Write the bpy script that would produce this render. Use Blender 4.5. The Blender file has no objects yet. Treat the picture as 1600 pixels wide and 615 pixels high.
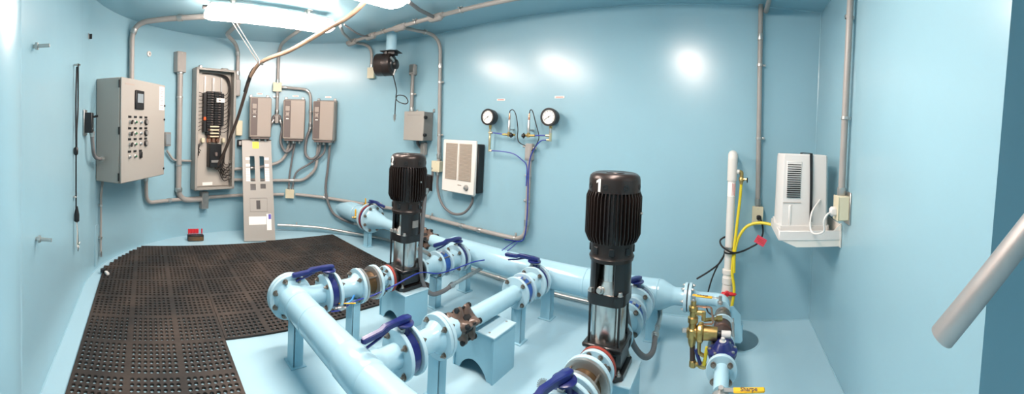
import bpy, bmesh, math, random
from mathutils import Vector, Matrix, Euler
random.seed(7)
PI = math.pi
SC = bpy.context.scene
COL = SC.collection

# ------------------------------------------------------------------ camera, world, exposure
# phone panorama: a cylindrical projection, 581.25 px per radian, slightly tilted
cam = bpy.data.cameras.new('camera')
cam.type = 'PANO'
cam.panorama_type = 'CENTRAL_CYLINDRICAL'
F = 581.25; Y0 = 221.72
cam.central_cylindrical_range_u_min = -800 / F
cam.central_cylindrical_range_u_max = 800 / F
cam.central_cylindrical_range_v_min = -(615 - Y0) / F
cam.central_cylindrical_range_v_max = Y0 / F
cam.central_cylindrical_radius = 1.0
cam.clip_start = 0.02
camo = bpy.data.objects.new('camera', cam); COL.objects.link(camo)
M3 = Matrix.Rotation(.588, 3, 'Z') @ Matrix.Rotation(-.0436, 3, 'Y') @ Matrix.Rotation(-.0139, 3, 'X')
B = Matrix(((1, 0, 0), (0, 0, -1), (0, 1, 0)))
camo.matrix_world = Matrix.Translation((0, 0, 1.40)) @ (M3 @ B).to_4x4()
SC.camera = camo

w = bpy.data.worlds.new('world'); SC.world = w; w.use_nodes = True
w.node_tree.nodes['Background'].inputs[0].default_value = (.5, .6, .7, 1)
w.node_tree.nodes['Background'].inputs[1].default_value = 0.05
SC.view_settings.view_transform = 'Standard'
SC.view_settings.look = 'None'
SC.view_settings.gamma = 1
SC.view_settings.use_curve_mapping = False
SC.view_settings.exposure = 0.0
LAMP = 49.0            # emission of the fluorescent diffusers
SC.cycles.max_bounces = 10
SC.cycles.diffuse_bounces = 6
SC.cycles.sample_clamp_indirect = 6

# ------------------------------------------------------------------ materials
def lin(c):
    return tuple((x / 255 / 12.92) if x / 255 <= .04045 else ((x / 255 + .055) / 1.055) ** 2.4 for x in c)

def mat(name, rgb, rough=.5, metal=0, bump=0, bscale=60, var=0, vscale=6, emit=0, spec=.5, dirt=None, dscale=3, coat=0, alpha=1):
    m = bpy.data.materials.new(name); m.use_nodes = True
    n = m.node_tree.nodes; l = m.node_tree.links
    p = n['Principled BSDF']
    c = lin(rgb) + (1,)
    p.inputs['Base Color'].default_value = c
    p.inputs['Roughness'].default_value = rough
    p.inputs['Metallic'].default_value = metal
    p.inputs['Specular IOR Level'].default_value = spec
    if coat:
        p.inputs['Coat Weight'].default_value = coat
        p.inputs['Coat Roughness'].default_value = .1
    if alpha < 1: p.inputs['Alpha'].default_value = alpha
    tc = n.new('ShaderNodeTexCoord')
    if var or dirt:
        t = n.new('ShaderNodeTexNoise'); t.inputs['Scale'].default_value = dscale if dirt else vscale
        t.inputs['Detail'].default_value = 6
        l.new(tc.outputs['Object'], t.inputs['Vector'])
        r = n.new('ShaderNodeValToRGB')
        if dirt:
            r.color_ramp.elements[0].position = .4; r.color_ramp.elements[1].position = .68
            r.color_ramp.elements[0].color = c; r.color_ramp.elements[1].color = lin(dirt) + (1,)
        else:
            r.color_ramp.elements[0].position = .3; r.color_ramp.elements[1].position = .7
            r.color_ramp.elements[0].color = tuple(x * (1 - var) for x in c[:3]) + (1,)
            r.color_ramp.elements[1].color = tuple(min(1, x * (1 + var)) for x in c[:3]) + (1,)
        l.new(t.outputs['Fac'], r.inputs['Fac']); l.new(r.outputs['Color'], p.inputs['Base Color'])
    if bump:
        t2 = n.new('ShaderNodeTexNoise'); t2.inputs['Scale'].default_value = bscale; t2.inputs['Detail'].default_value = 4
        b = n.new('ShaderNodeBump'); b.inputs['Strength'].default_value = bump; b.inputs['Distance'].default_value = .01
        l.new(tc.outputs['Object'], t2.inputs['Vector']); l.new(t2.outputs['Fac'], b.inputs['Height']); l.new(b.outputs['Normal'], p.inputs['Normal'])
    if emit:
        p.inputs['Emission Color'].default_value = c
        p.inputs['Emission Strength'].default_value = emit
    return m

WALLC = (146, 184, 197)
MT = dict(
    wall=mat('wall_paint', WALLC, .26, bump=.025, bscale=9, var=.02, vscale=2, spec=.7),
    ceil=mat('ceiling_paint', WALLC, .28, bump=.05, bscale=10),
    floor=mat('floor_paint', (163, 198, 211), .28, bump=.06, bscale=20, var=.03, vscale=1.5),
    pipe=mat('pipe_paint', (165, 202, 216), .15, bump=.04, bscale=30),
    flange=mat('flange_paint', (178, 208, 219), .25),
    ped=mat('pedestal_paint', (146, 190, 206), .28, bump=.04, bscale=20),
    grey=mat('enclosure_grey', (157, 153, 146), .42, bump=.02, bscale=150),
    greyd=mat('enclosure_grey_dark', (128, 126, 122), .45),
    vfd=mat('drive_beige', (160, 148, 138), .45),
    vfdd=mat('drive_brown_grey', (104, 92, 88), .45),
    vfds=mat('drive_side_grey', (120, 117, 112), .4, metal=.4),
    conduit=mat('conduit_grey_enamel', (156, 151, 146), .38, var=.05, vscale=9),
    conduitd=mat('flexible_conduit_grey', (112, 110, 110), .5, bump=.2, bscale=200),
    galv=mat('galvanised_steel', (190, 188, 184), .32, metal=.85, var=.08, vscale=20),
    steel=mat('zinc_bolt_steel', (150, 138, 128), .3, metal=.9),
    stainless=mat('stainless_steel', (222, 216, 210), .27, metal=1),
    alu=mat('aluminium_tube', (196, 190, 187), .45, metal=.85, var=.08, vscale=8),
    black=mat('black_enamel', (26, 24, 24), .32, coat=.2),
    motor=mat('motor_black_bronze', (48, 39, 36), .3, metal=.35),
    blk=mat('black_plastic', (20, 20, 22), .45),
    cord=mat('black_cord_rubber', (22, 22, 24), .5),
    rubber=mat('brown_black_rubber', (33, 28, 25), .7, dirt=(66, 54, 46), dscale=2.6, bump=.15, bscale=60),
    blue=mat('valve_blue', (24, 34, 100), .28, coat=.3),
    blue2=mat('check_valve_blue', (40, 84, 160), .3),
    btube=mat('blue_air_tube', (38, 56, 150), .35),
    cyan=mat('light_blue_tube', (70, 140, 205), .35),
    brown=mat('bronze_brown_casting', (96, 78, 68), .28, bump=.05, bscale=40),
    bronze=mat('check_valve_bronze', (72, 60, 50), .3, metal=.5, dirt=(112, 84, 44), dscale=7),
    brass=mat('brass', (196, 164, 104), .28, metal=.9),
    palebrass=mat('pale_brass', (208, 196, 160), .3, metal=.8),
    copper=mat('copper', (205, 150, 125), .25, metal=.95),
    rust=mat('brown_pipe', (84, 62, 54), .45, metal=.3),
    yellow=mat('yellow_vinyl', (232, 178, 30), .4),
    hose=mat('yellow_hose', (222, 200, 40), .4),
    red=mat('red_plastic', (205, 40, 50), .4),
    gasket=mat('red_gasket', (150, 60, 48), .6),
    white=mat('white_plastic', (216, 213, 209), .4),
    whitem=mat('white_enamel', (224, 220, 212), .38),
    pvc=mat('white_pvc', (220, 216, 209), .3),
    ivory=mat('ivory_box', (214, 205, 176), .4),
    paper=mat('white_label', (240, 238, 232), .6),
    ink=mat('label_ink', (70, 66, 66), .6),
    redink=mat('red_label_ink', (190, 60, 50), .6),
    sticky=mat('yellow_note', (232, 222, 90), .7),
    pink=mat('red_tag', (222, 70, 90), .5),
    grille=mat('heater_grille', (176, 164, 150), .45),
    dark=mat('dark_void', (14, 13, 13), .6),
    purple=mat('purple_sticker', (90, 80, 170), .5),
    green=mat('green_lens', (60, 110, 80), .25),
    inner=mat('panel_interior', (180, 174, 165), .45),
    wire=mat('wire_black', (34, 30, 28), .5),
    tan=mat('armoured_cable_tan', (168, 140, 116), .38, dirt=(120, 98, 82), dscale=5),
    lampbody=mat('lamp_body', (205, 208, 205), .4),
    lamp=mat('lamp_diffuser', (255, 234, 222), .3, emit=LAMP),
    cabled=mat('cable_dark_brown', (62, 52, 46), .4),
    glass=mat('grey_lens', (130, 140, 145), .15),
    pit=mat('pit_paint', (120, 160, 176), .4),
)

# ------------------------------------------------------------------ mesh builder
class MB:
    def __init__(s): s.v = []; s.f = []; s.flat = set()
    def add(s, vs, fs):
        o = len(s.v); s.v += [Vector(x) for x in vs]; s.f += [tuple(i + o for i in f) for f in fs]; return s
    def box(s, c, d, rot=None, bev=0):
        x, y, z = (k / 2 for k in d)
        if bev <= 0:
            vs = [(a * x, b * y, e * z) for a in (-1, 1) for b in (-1, 1) for e in (-1, 1)]
            fs = [(0, 1, 3, 2), (4, 6, 7, 5), (0, 4, 5, 1), (2, 3, 7, 6), (0, 2, 6, 4), (1, 5, 7, 3)]
        else:
            b_ = min(bev, x * .95, y * .95, z * .95)
            vs = []; idx = {}
            for a in (-1, 1):
                for b in (-1, 1):
                    for e in (-1, 1):
                        idx[(a, b, e)] = len(vs)
                        vs += [(a * x, b * (y - b_), e * (z - b_)), (a * (x - b_), b * y, e * (z - b_)), (a * (x - b_), b * (y - b_), e * z)]
            fs = []
            def q(k, ax):
                o = [t for t in range(3) if t != ax]
                for sg in (-1, 1):
                    ids = []
                    for (u, v) in ((-1, -1), (1, -1), (1, 1), (-1, 1)):
                        key = [0, 0, 0]; key[ax] = sg; key[o[0]] = u; key[o[1]] = v
                        ids.append(idx[tuple(key)] + ax)
                    fs.append(tuple(ids) if (sg > 0) == (ax != 1) else tuple(reversed(ids)))
            for ax in range(3): q(None, ax)
            for ax in range(3):       # edges along ax
                o = [t for t in range(3) if t != ax]
                for u in (-1, 1):
                    for v in (-1, 1):
                        k0 = [0, 0, 0]; k1 = [0, 0, 0]
                        k0[ax] = -1; k1[ax] = 1
                        for kk in (k0, k1): kk[o[0]] = u; kk[o[1]] = v
                        i0 = idx[tuple(k0)]; i1 = idx[tuple(k1)]
                        fs.append((i0 + o[0], i0 + o[1], i1 + o[1], i1 + o[0]))
            for k, i in idx.items(): fs.append((i, i + 1, i + 2))
        R = Matrix.Identity(3)
        if rot is not None: R = rot if isinstance(rot, Matrix) else Euler(rot).to_matrix()
        c = Vector(c)
        return s.add([R @ Vector(v) + c for v in vs], fs)
    @staticmethod
    def frame(d):
        d = Vector(d).normalized()
        u = Vector((0, 0, 1)).cross(d)
        if u.length < 1e-4: u = Vector((1, 0, 0))
        u.normalize(); return d, u, d.cross(u)
    def lathe(s, p0, d, prof, n=24, cap=True, a0=0, a1=None):
        """prof: (distance along d, radius)"""
        d, u, v = s.frame(d); p0 = Vector(p0); vs = []; fs = []
        full = a1 is None; m = n if full else n + 1
        for (t, r) in prof:
            for k in range(m):
                a = 2 * PI * k / n if full else a0 + (a1 - a0) * k / n
                vs.append(p0 + d * t + (u * math.cos(a) + v * math.sin(a)) * r)
        for i in range(len(prof) - 1):
            for k in range(n):
                k2 = (k + 1) % m
                fs.append((i * m + k, i * m + k2, (i + 1) * m + k2, (i + 1) * m + k))
        if cap and full:
            if prof[0][1] > 1e-5: fs.append(tuple(reversed(range(m))))
            if prof[-1][1] > 1e-5: fs.append(tuple(range((len(prof) - 1) * m, len(prof) * m)))
        return s.add(vs, fs)
    def cyl(s, p0, p1, r, n=20, r1=None):
        p0 = Vector(p0); p1 = Vector(p1)
        return s.lathe(p0, p1 - p0, [(0, r), ((p1 - p0).length, r if r1 is None else r1)], n)
    def tube(s, pts, r, n=12):
        pts = [Vector(p) for p in pts]; vs = []; fs = []; N = len(pts)
        t0 = (pts[1] - pts[0]).normalized(); _, u, _ = s.frame(t0)
        for i, p in enumerate(pts):
            a = (pts[i] - pts[i - 1]).normalized() if i else t0
            b = (pts[i + 1] - pts[i]).normalized() if i < N - 1 else a
            t = (a + b).normalized() if (a + b).length > 1e-6 else a
            u = (u - t * u.dot(t)).normalized(); v = t.cross(u)
            k = 1 / max(.5, t.dot(a)) if i else 1
            rr = r(i / (N - 1)) if callable(r) else r
            for j in range(n):
                q = 2 * PI * j / n
                vs.append(p + (u * math.cos(q) + v * math.sin(q)) * rr)
        for i in range(N - 1):
            for j in range(n):
                j2 = (j + 1) % n
                fs.append((i * n + j, i * n + j2, (i + 1) * n + j2, (i + 1) * n + j))
        fs.append(tuple(reversed(range(n)))); fs.append(tuple(range((N - 1) * n, N * n)))
        return s.add(vs, fs)
    def prism(s, poly, h, org=(0, 0, 0), R=None):
        """poly in local xy, extruded along local z by h"""
        n = len(poly); org = Vector(org); R = R or Matrix.Identity(3)
        vs = [R @ Vector((x, y, 0)) + org for x, y in poly] + [R @ Vector((x, y, h)) + org for x, y in poly]
        fs = [tuple(reversed(range(n))), tuple(range(n, 2 * n))] + [(i, (i + 1) % n, (i + 1) % n + n, i + n) for i in range(n)]
        return s.add(vs, fs)
    def grid(s, rows, close=False):
        n = len(rows[0]); vs = [p for r in rows for p in r]; fs = []
        for i in range(len(rows) - 1):
            for k in range(n - 1): fs.append((i * n + k, i * n + k + 1, (i + 1) * n + k + 1, (i + 1) * n + k))
        return s.add(vs, fs)

WM = {}
def emit(name, mb, m, parent=None, world=False, angle=38):
    me = bpy.data.meshes.new(name)
    vs = mb.v
    if world and parent is not None:
        inv = WM[parent.name].inverted(); vs = [inv @ v for v in vs]
    me.from_pydata([tuple(v) for v in vs], [], mb.f)
    me.materials.append(MT[m] if isinstance(m, str) else m)
    me.polygons.foreach_set('use_smooth', [True] * len(me.polygons))
    me.update(); me.validate()
    if len(me.polygons) < 20000:
        bm = bmesh.new(); bm.from_mesh(me); bmesh.ops.recalc_face_normals(bm, faces=bm.faces); bm.to_mesh(me); bm.free()
    me.set_sharp_from_angle(angle=math.radians(angle))
    o = bpy.data.objects.new(name, me); COL.objects.link(o)
    if parent is not None:
        o.parent = parent; WM[o.name] = WM[parent.name]
    else: WM[o.name] = Matrix.Identity(4)
    return o

def thing(name, label, cat, loc=(0, 0, 0), rz=0, group=None):
    o = bpy.data.objects.new(name, None); COL.objects.link(o)
    o.empty_display_size = .05
    o.location = loc; o.rotation_euler = (0, 0, rz)
    WM[o.name] = Matrix.Translation(loc) @ Matrix.Rotation(rz, 4, 'Z')
    o['label'] = label; o['category'] = cat
    if group: o['group'] = group
    return o
def structure(name, mb, m):
    o = emit(name, mb, m); o['kind'] = 'structure'; return o
def dup(root, loc, rz, label, group=None):
    r = root.copy(); COL.objects.link(r); r.location = loc; r.rotation_euler = (0, 0, rz)
    WM[r.name] = Matrix.Translation(loc) @ Matrix.Rotation(rz, 4, 'Z')
    r['label'] = label
    if group: r['group'] = group
    for ch in list(root.children):
        c = ch.copy(); COL.objects.link(c); c.parent = r; WM[c.name] = WM[r.name]
        for g in list(ch.children):
            d = g.copy(); COL.objects.link(d); d.parent = c
    return r
def clone(o, parent, loc):
    c = o.copy(); COL.objects.link(c); c.parent = parent; c.location = loc; return c

def text_mb(string, size, bold=0):
    cu = bpy.data.curves.new('lettering', 'FONT'); cu.body = string; cu.size = size
    cu.align_x = 'CENTER'; cu.align_y = 'CENTER'; cu.offset = bold; cu.extrude = .0004; cu.resolution_u = 3
    o = bpy.data.objects.new('lettering', cu); COL.objects.link(o)
    dg = bpy.context.evaluated_depsgraph_get()
    me = bpy.data.meshes.new_from_object(o.evaluated_get(dg))
    mb = MB(); mb.add([v.co.copy() for v in me.vertices], [tuple(p.vertices) for p in me.polygons])
    bpy.data.objects.remove(o); bpy.data.curves.remove(cu); bpy.data.meshes.remove(me)
    return mb
def xf(mb, M):
    mb.v = [M @ v for v in mb.v]; return mb

def fillet(pts, rad, seg=6):
    pts = [Vector(p) for p in pts]; out = [pts[0]]
    for i in range(1, len(pts) - 1):
        a, b, c = pts[i - 1], pts[i], pts[i + 1]
        u = (a - b); v = (c - b); lu, lv = u.length, v.length; u.normalize(); v.normalize()
        cosang = max(-1, min(1, u.dot(v))); ang = math.acos(cosang)
        if ang > PI - .02: out.append(b); continue
        t = min(rad / math.tan(ang / 2), lu * .49, lv * .49)
        p0 = b + u * t; p1 = b + v * t
        for k in range(seg + 1):
            q = k / seg
            out.append(p0 * (1 - q) ** 2 + b * 2 * q * (1 - q) + p1 * q * q)
    out.append(pts[-1]); return out
def spline(pts, seg=6):
    P = [Vector(p) for p in pts]; P = [P[0] * 2 - P[1]] + P + [P[-1] * 2 - P[-2]]; out = []
    for i in range(1, len(P) - 2):
        a, b, c, d = P[i - 1:i + 3]
        for k in range(seg):
            t = k / seg
            out.append(.5 * ((2 * b) + (c - a) * t + (2 * a - 5 * b + 4 * c - d) * t * t + (3 * b - a - 3 * c + d) * t ** 3))
    out.append(P[-2]); return out

# ------------------------------------------------------------------ room: a capsule with one round end
H = 2.56; YB = 3.03; YL = -.53; XR = .71; XA = -3.07; YC = 1.25; RA = 1.78
S_LEFT = XA - RA * PI
def wall_pt(s, off=0, z=0):
    """unrolled wall: s runs along the back wall (s = x), round the end and along the left wall"""
    if s >= XA: return Vector((s, YB - off, z)), 0.0
    if s >= S_LEFT:
        ph = PI / 2 + (XA - s) / RA; r = RA - off
        return Vector((XA + r * math.cos(ph), YC + r * math.sin(ph), z)), ph - PI / 2
    return Vector((XA + (S_LEFT - s), YL + off, z)), PI
def wpath(sz, off, rad=.1):
    """conduit path on the wall, (s, z) corners rounded, followed round the curve"""
    p = fillet([(a[0], a[1], a[2] if len(a) > 2 else off) for a in sz], rad)
    out = []
    for i in range(len(p) - 1):
        n = max(1, int((p[i + 1] - p[i]).length / .08))
        for k in range(n): out.append(p[i].lerp(p[i + 1], k / n))
    out.append(p[-1])
    return [wall_pt(q[0], q[2], q[1])[0] for q in out]

def slab(poly, z0, z1):
    return MB().prism(poly, z1 - z0, (0, 0, z0))
arc = [(XA + RA * math.cos(a), YC + RA * math.sin(a)) for a in [PI / 2 + PI * k / 48 for k in range(49)]]
outer = [(XR, YB)] + arc
AX1 = 1.65; AY1 = .82
plan = outer + [(AX1, YL), (AX1, AY1), (XR, AY1)]
# floor with the round sump opening
SUMP = (.105, 2.725); SR = .165
fm = MB()
bx0, bx1, by0, by1 = SUMP[0] - .25, SUMP[0] + .25, SUMP[1] - .25, SUMP[1] + .25
N = 40
ring = [(SUMP[0] + SR * math.cos(2 * PI * k / N), SUMP[1] + SR * math.sin(2 * PI * k / N), 0) for k in range(N)]
sq = []
for k in range(N):
    a = 2 * PI * k / N; c, s_ = math.cos(a), math.sin(a); q = .25 / max(abs(c), abs(s_))
    sq.append((SUMP[0] + c * q, SUMP[1] + s_ * q, 0))
fm.add(ring + sq, [(k, k + N, (k + 1) % N + N, (k + 1) % N) for k in range(N)])
fm.add([(bx0, by0, 0), (bx0, by1, 0), (bx0, YB + .02, 0), (XA, YB + .02, 0), (XA, by0, 0)], [(0, 1, 2, 3, 4)][:1])
fm.add([(bx1, by0, 0), (XR + .02, by0, 0), (XR + .02, YB + .02, 0), (bx1, YB + .02, 0)], [(0, 1, 2, 3)])
fm.add([(bx0, by1, 0), (bx1, by1, 0), (bx1, YB + .02, 0), (bx0, YB + .02, 0)], [(0, 1, 2, 3)])
fm.add([(XA, YL - .02, 0), (AX1 + .02, YL - .02, 0), (AX1 + .02, by0, 0), (XA, by0, 0)], [(0, 1, 2, 3)])
fm.add([(x, y, 0) for x, y in arc], [tuple(range(49))])
structure('floor', fm, 'floor')
pm = MB()
pm.lathe((SUMP[0], SUMP[1], 0), (0, 0, -1), [(0, SR), (.16, SR), (.16, 0.001)], N, cap=False)
structure('floor_pit', pm, 'pit')
rm = MB().lathe((SUMP[0], SUMP[1], -.004), (0, 0, 1), [(0, SR - .003), (.007, SR - .003), (.007, SR + .006), (0, SR + .008)], N, cap=False)
structure('trim_4', rm, 'floor')
cm = MB().prism(plan, .06, (0, 0, H)); structure('ceiling', cm, 'ceil')
def wallstrip(pts, z0=0, z1=H):
    return MB().grid([[Vector((x, y, z0)) for x, y in pts], [Vector((x, y, z1)) for x, y in pts]])
structure('wall_back', wallstrip([(XR, YB), (XA, YB)]), 'wall')
structure('wall_end', wallstrip(arc), 'wall')
BX, BY, BR = -.92, -.68, .34
hb = math.sqrt(BR ** 2 - (YL - BY) ** 2); b0 = math.atan2(YL - BY, -hb); b1 = math.atan2(YL - BY, hb)
bul = [(BX + BR * math.cos(b0 + (b1 - b0) * k / 24), BY + BR * math.sin(b0 + (b1 - b0) * k / 24)) for k in range(25)]
structure('wall_left', wallstrip([(XA, YL), (BX - hb, YL)]), 'wall')
structure('wall_column', wallstrip(bul), 'wall')
structure('wall_near', wallstrip([(BX + hb, YL), (AX1, YL)]), 'wall')
# right wall with a slightly raked free edge, then the alcove behind it
re_ = MB().grid([[Vector((XR, YB, 0)), Vector((XR, YB, H))], [Vector((XR, .935, 0)), Vector((XR, .70, H))]])
structure('wall_right', re_, 'wall')
structure('wall_alcove', MB().grid([[Vector((XR, .935, 0)), Vector((XR, .70, H))], [Vector((AX1, .935, 0)), Vector((AX1, .70, H))]]), 'wall')
structure('wall_alcove_end', wallstrip([(AX1, .95), (AX1, YL)]), 'wall')
# weld beads where the sheets meet
structure('trim_1', MB().tube([(XR - .003, YB - .003, 0), (XR - .003, YB - .003, H)], .006, 8), 'wall')
structure('trim_2', MB().tube([(XR, YB - .002, .002), (XA, YB - .002, .002)] , .006, 8), 'wall')
structure('trim_3', MB().tube([(XR, YB - .002, H - .002), (XA, YB - .002, H - .002)], .006, 8), 'wall')
structure('trim_5', MB().tube([(x * .9995 - .0015, y, .002) for x, y in arc], .005, 8), 'wall')
structure('trim_6', MB().tube([(XR - .002, YB, .002), (XR - .002, .94, .002)], .005, 8), 'wall')
structure('trim_8', MB().tube([(XA, YL + .001, .002), (BX - hb, YL + .001, .002)], .005, 8), 'wall')

# ------------------------------------------------------------------ ceiling lamps (the light of the room)
def light_fixture(x, y0, y1, label):
    t = thing('light_fixture', label, 'ceiling light', (x, (y0 + y1) / 2, H), 0, 'fluorescent ceiling lamps')
    L = y1 - y0; hl = L / 2
    def section(ws, z0, z1, n=10):
        return [(ws * math.cos(PI * k / n), z0 - (z0 - z1) * math.sin(PI * k / n) ** .6) for k in range(n + 1)]
    hb_ = MB().box((0, 0, -.085), (.20, L - .03, .05), bev=.012)
    emit('housing', hb_, 'lampbody', t)
    sec = section(.135, -.11, -.185)
    d = MB(); rows = []
    for yy, k in ((-hl, .80), (-hl + .04, .97), (-hl + .08, 1), (hl - .08, 1), (hl - .04, .97), (hl, .80)):
        rows.append([Vector((px * k, yy, -.105 + (pz + .105) * k)) for px, pz in sec])
    d.grid(rows); d.f.append(tuple(range(11))); d.f.append(tuple(range(55, 66))); d.f += [(i * 11, i * 11 + 10, i * 11 + 21, i * 11 + 11) for i in range(5)]
    emit('diffuser', d, 'lamp', t)
    for sx in (-1, 1):
        for yy in (-.42, -.14, .14, .42):
            emit('latch', MB().box((sx * .122, yy * L, -.10), (.022, .05, .03), bev=.006), 'white', t)
    for yy in (-.3, .3):
        b = MB().box((0, yy * L, -.03), (.03, .03, .06)); b.box((0, yy * L, -.004), (.09, .05, .008))
        emit('bracket', b, 'lampbody', t)
    for sy in (-1, 1):
        emit('cable_gland', MB().cyl((0, sy * (hl - .02), -.085), (0, sy * (hl + .03), -.085), .018, 12), 'blk', t)
    return t
light_fixture(-3.36, .52, 1.775, 'long white ceiling lamp above the open breaker panel, whole in view')
light_fixture(-2.34, .56, 1.85, 'ceiling lamp cut by the top edge, beyond the hanging tan cable')
light_fixture(-.55, .55, 1.9, 'ceiling lamp above the black pump marked 1')

# ------------------------------------------------------------------ conduit runs
def clamp(parent, p, out, along, r=.02, m='galv'):
    """one-hole strap round a conduit: p on the conduit axis, out = direction to the wall, along = conduit direction"""
    al = Vector(along).normalized(); ou = Vector(out).normalized(); sd = al.cross(ou)
    p = Vector(p); b = MB()
    b.lathe(p - al * .009, al, [(0, r + .001), (0, r + .005), (.018, r + .005), (.018, r + .001)], 16, cap=False)
    R = Matrix((sd, al, ou)).transposed()
    b.box(p + sd * (r + .014) + ou * (r * .6), (.03, .02, .006), R)
    b.lathe(p + sd * (r + .016) + ou * (r * .6), -ou, [(0, .008), (.010, .008), (.012, .005)], 8)
    b.box(p + ou * (r + .004), (.02, .02, .014), R)
    return emit('clamp', b, m, parent, world=True)
def coupling(parent, p, along, r, L=.05, m='galv'):
    al = Vector(along).normalized()
    return emit('coupling', MB().lathe(Vector(p) - al * L / 2, al, [(0, r), (0, r * 1.2), (L * .2, r * 1.25), (L * .8, r * 1.25), (L, r * 1.2), (L, r)], 16), m, parent, world=True)
def run(name, label, sz, r, off=.045, m='conduit', rad=.12, clamps=(), couplings=(), group=None, cat='conduit', pts=None):
    path = pts or wpath(sz, off, rad)
    base = path[0].copy()
    t = thing(name, label, cat, base, 0, group)
    emit('tube', MB().tube(path, r, 14), m, t, world=True)
    cum = [0]
    for i in range(1, len(path)): cum.append(cum[-1] + (path[i] - path[i - 1]).length)
    def at(q):
        d = q * cum[-1]
        for i in range(1, len(path)):
            if cum[i] >= d:
                k = (d - cum[i - 1]) / max(1e-9, cum[i] - cum[i - 1])
                return path[i - 1].lerp(path[i], k), path[i] - path[i - 1]
        return path[-1], path[-1] - path[-2]
    for q in clamps:
        p, al = at(q)
        if pts is not None and p.z > 2.4: out = Vector((0, 0, 1))
        else:
            if p.x > XA: out = Vector((0, 1, 0)) if p.y > 1.25 else Vector((0, -1, 0))
            else: out = Vector((p.x - XA, p.y - YC, 0))
        clamp(t, p, out, al, r)
    for q in couplings:
        p, al = at(q); coupling(t, p, al, r)
    return t
G = 'conduit_run'
# big conduit from the control panel up to the ceiling
ptsP = [wall_pt(-7.575, .05, 1.80)[0], wall_pt(-7.575, .05, 2.50)[0], Vector((-3.93, .20, 2.515)), Vector((-3.62, 1.0, 2.515))]
run(G, 'thick grey conduit rising from the control panel and bending to the ceiling', None, .029, pts=fillet(ptsP, .2, 10), couplings=(.33, .62), clamps=(.8,))
run(G, 'thin grey conduit dropping from the control panel to the mat corner', [(-8.10, .95), (-8.16, .72), (-8.16, .12)], .012, .03, rad=.1, clamps=(.4, .78), couplings=(.97,))
run(G, 'grey conduit leaving the control panel bottom and following the wall under the breaker panel', [(-7.30, .88), (-7.28, .50), (-6.45, .475), (-5.24, .50)], .023, .045, rad=.12, couplings=(.04, .3,), clamps=(.55, .9))
run(G, 'grey wall conduit from the lower ivory box along the back wall to the gauges', [(-5.08, .505), (-4.73, .485), (-4.19, .445), (-3.41, .43), (-1.785, .43), (-1.785, 1.20)], .022, .04, rad=.15, couplings=(.42, .62, .68, .85), clamps=(.1, .3, .5, .79, .9, .96))
run(G, 'grey conduit behind the leaning cover that turns up to the third drive', [(-6.02, .70), (-5.38, .69), (-4.97, .70), (-4.80, .86), (-4.775, 1.27)], .021, .05, rad=.22, couplings=(.52,))
run(G, 'short grey conduit from the breaker panel curving up to the first and second drives', [(-6.02, .84), (-5.62, .86), (-5.25, .95), (-5.17, 1.27)], .021, .06, rad=.25, couplings=(.3,))
run(G, 'short grey conduit between the control panel and the breaker panel', [(-6.95, 1.10), (-6.85, .98), (-6.58, .96)], .014, .04, rad=.12)
run(G, 'galvanised conduit low on the wall above the floor, behind the pump header', [(-5.32, .085), (-4.72, .075), (-4.31, .05), (-3.07, .024), (-.95, .024)], .018, .07, 'galv', couplings=(.2, .5, .74), clamps=(.06, .3, .62, .86))
# wire trough with its big conduit
tW = run(G, 'thick grey conduit below the small wall trough, bending under the breaker panel', [(-6.775, 2.10), (-6.77, .47), (-6.42, .465)], .036, .05, rad=.2, couplings=(.02, .78), clamps=(.18, .62))
def wallbox(name, label, cat, s, z, w, h, d, m, bev=.006, parts=None, group=None, gap=.004):
    p, rz = wall_pt(s, 0, z)
    sag = RA - math.sqrt(RA ** 2 - (w / 2) ** 2) if s < XA else 0
    p, rz = wall_pt(s, sag + gap, z)
    t = thing(name, label, cat, p, rz, group)
    emit('body', MB().box((0, -d / 2, 0), (w, d, h), bev=bev), m, t)
    return t
def screws(t, pts, y, r=.005, m='galv'):
    for x, z in pts: emit('screw', MB().lathe((x, y, z), (0, -1, 0), [(0, r), (.002, r), (.003, r * .6)], 8), m, t)
t = wallbox('junction_box', 'tall grey wall trough box on top of the thick conduit', 'junction box', -6.78, 2.18, .13, .25, .09, 'conduit')
emit('cover', MB().box((0, -.092, 0), (.12, .006, .24), bev=.002), 'conduit', t); screws(t, [(0, .105), (0, -.105)], -.095)
t = wallbox('junction_fitting', 'grey conduit elbow body hanging under the breaker panel', 'conduit fitting', -6.38, .45, .095, .22, .085, 'conduit')
emit('cover', MB().box((0, -.087, 0), (.08, .005, .19), bev=.002), 'galv', t); screws(t, [(0, .085), (0, -.085)], -.09)

ptsQ = [wall_pt(-5.935, .05, 2.02)[0], wall_pt(-5.935, .05, 2.46)[0], Vector((-4.45, .95, 2.52)), Vector((-3.5, .98, 2.52))]
run(G, 'grey conduit rising behind the right edge of the breaker panel to the long lamp', None, .025, pts=fillet(ptsQ, .2, 10), couplings=(.05, .2))
t = wallbox('junction_fitting', 'grey conduit fitting beside the upper right edge of the breaker panel', 'conduit fitting', -5.935, 1.92, .075, .22, .075, 'conduit', bev=.01)
emit('cover', MB().box((0, -.077, 0), (.055, .004, .18), bev=.002), 'conduit', t)
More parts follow.
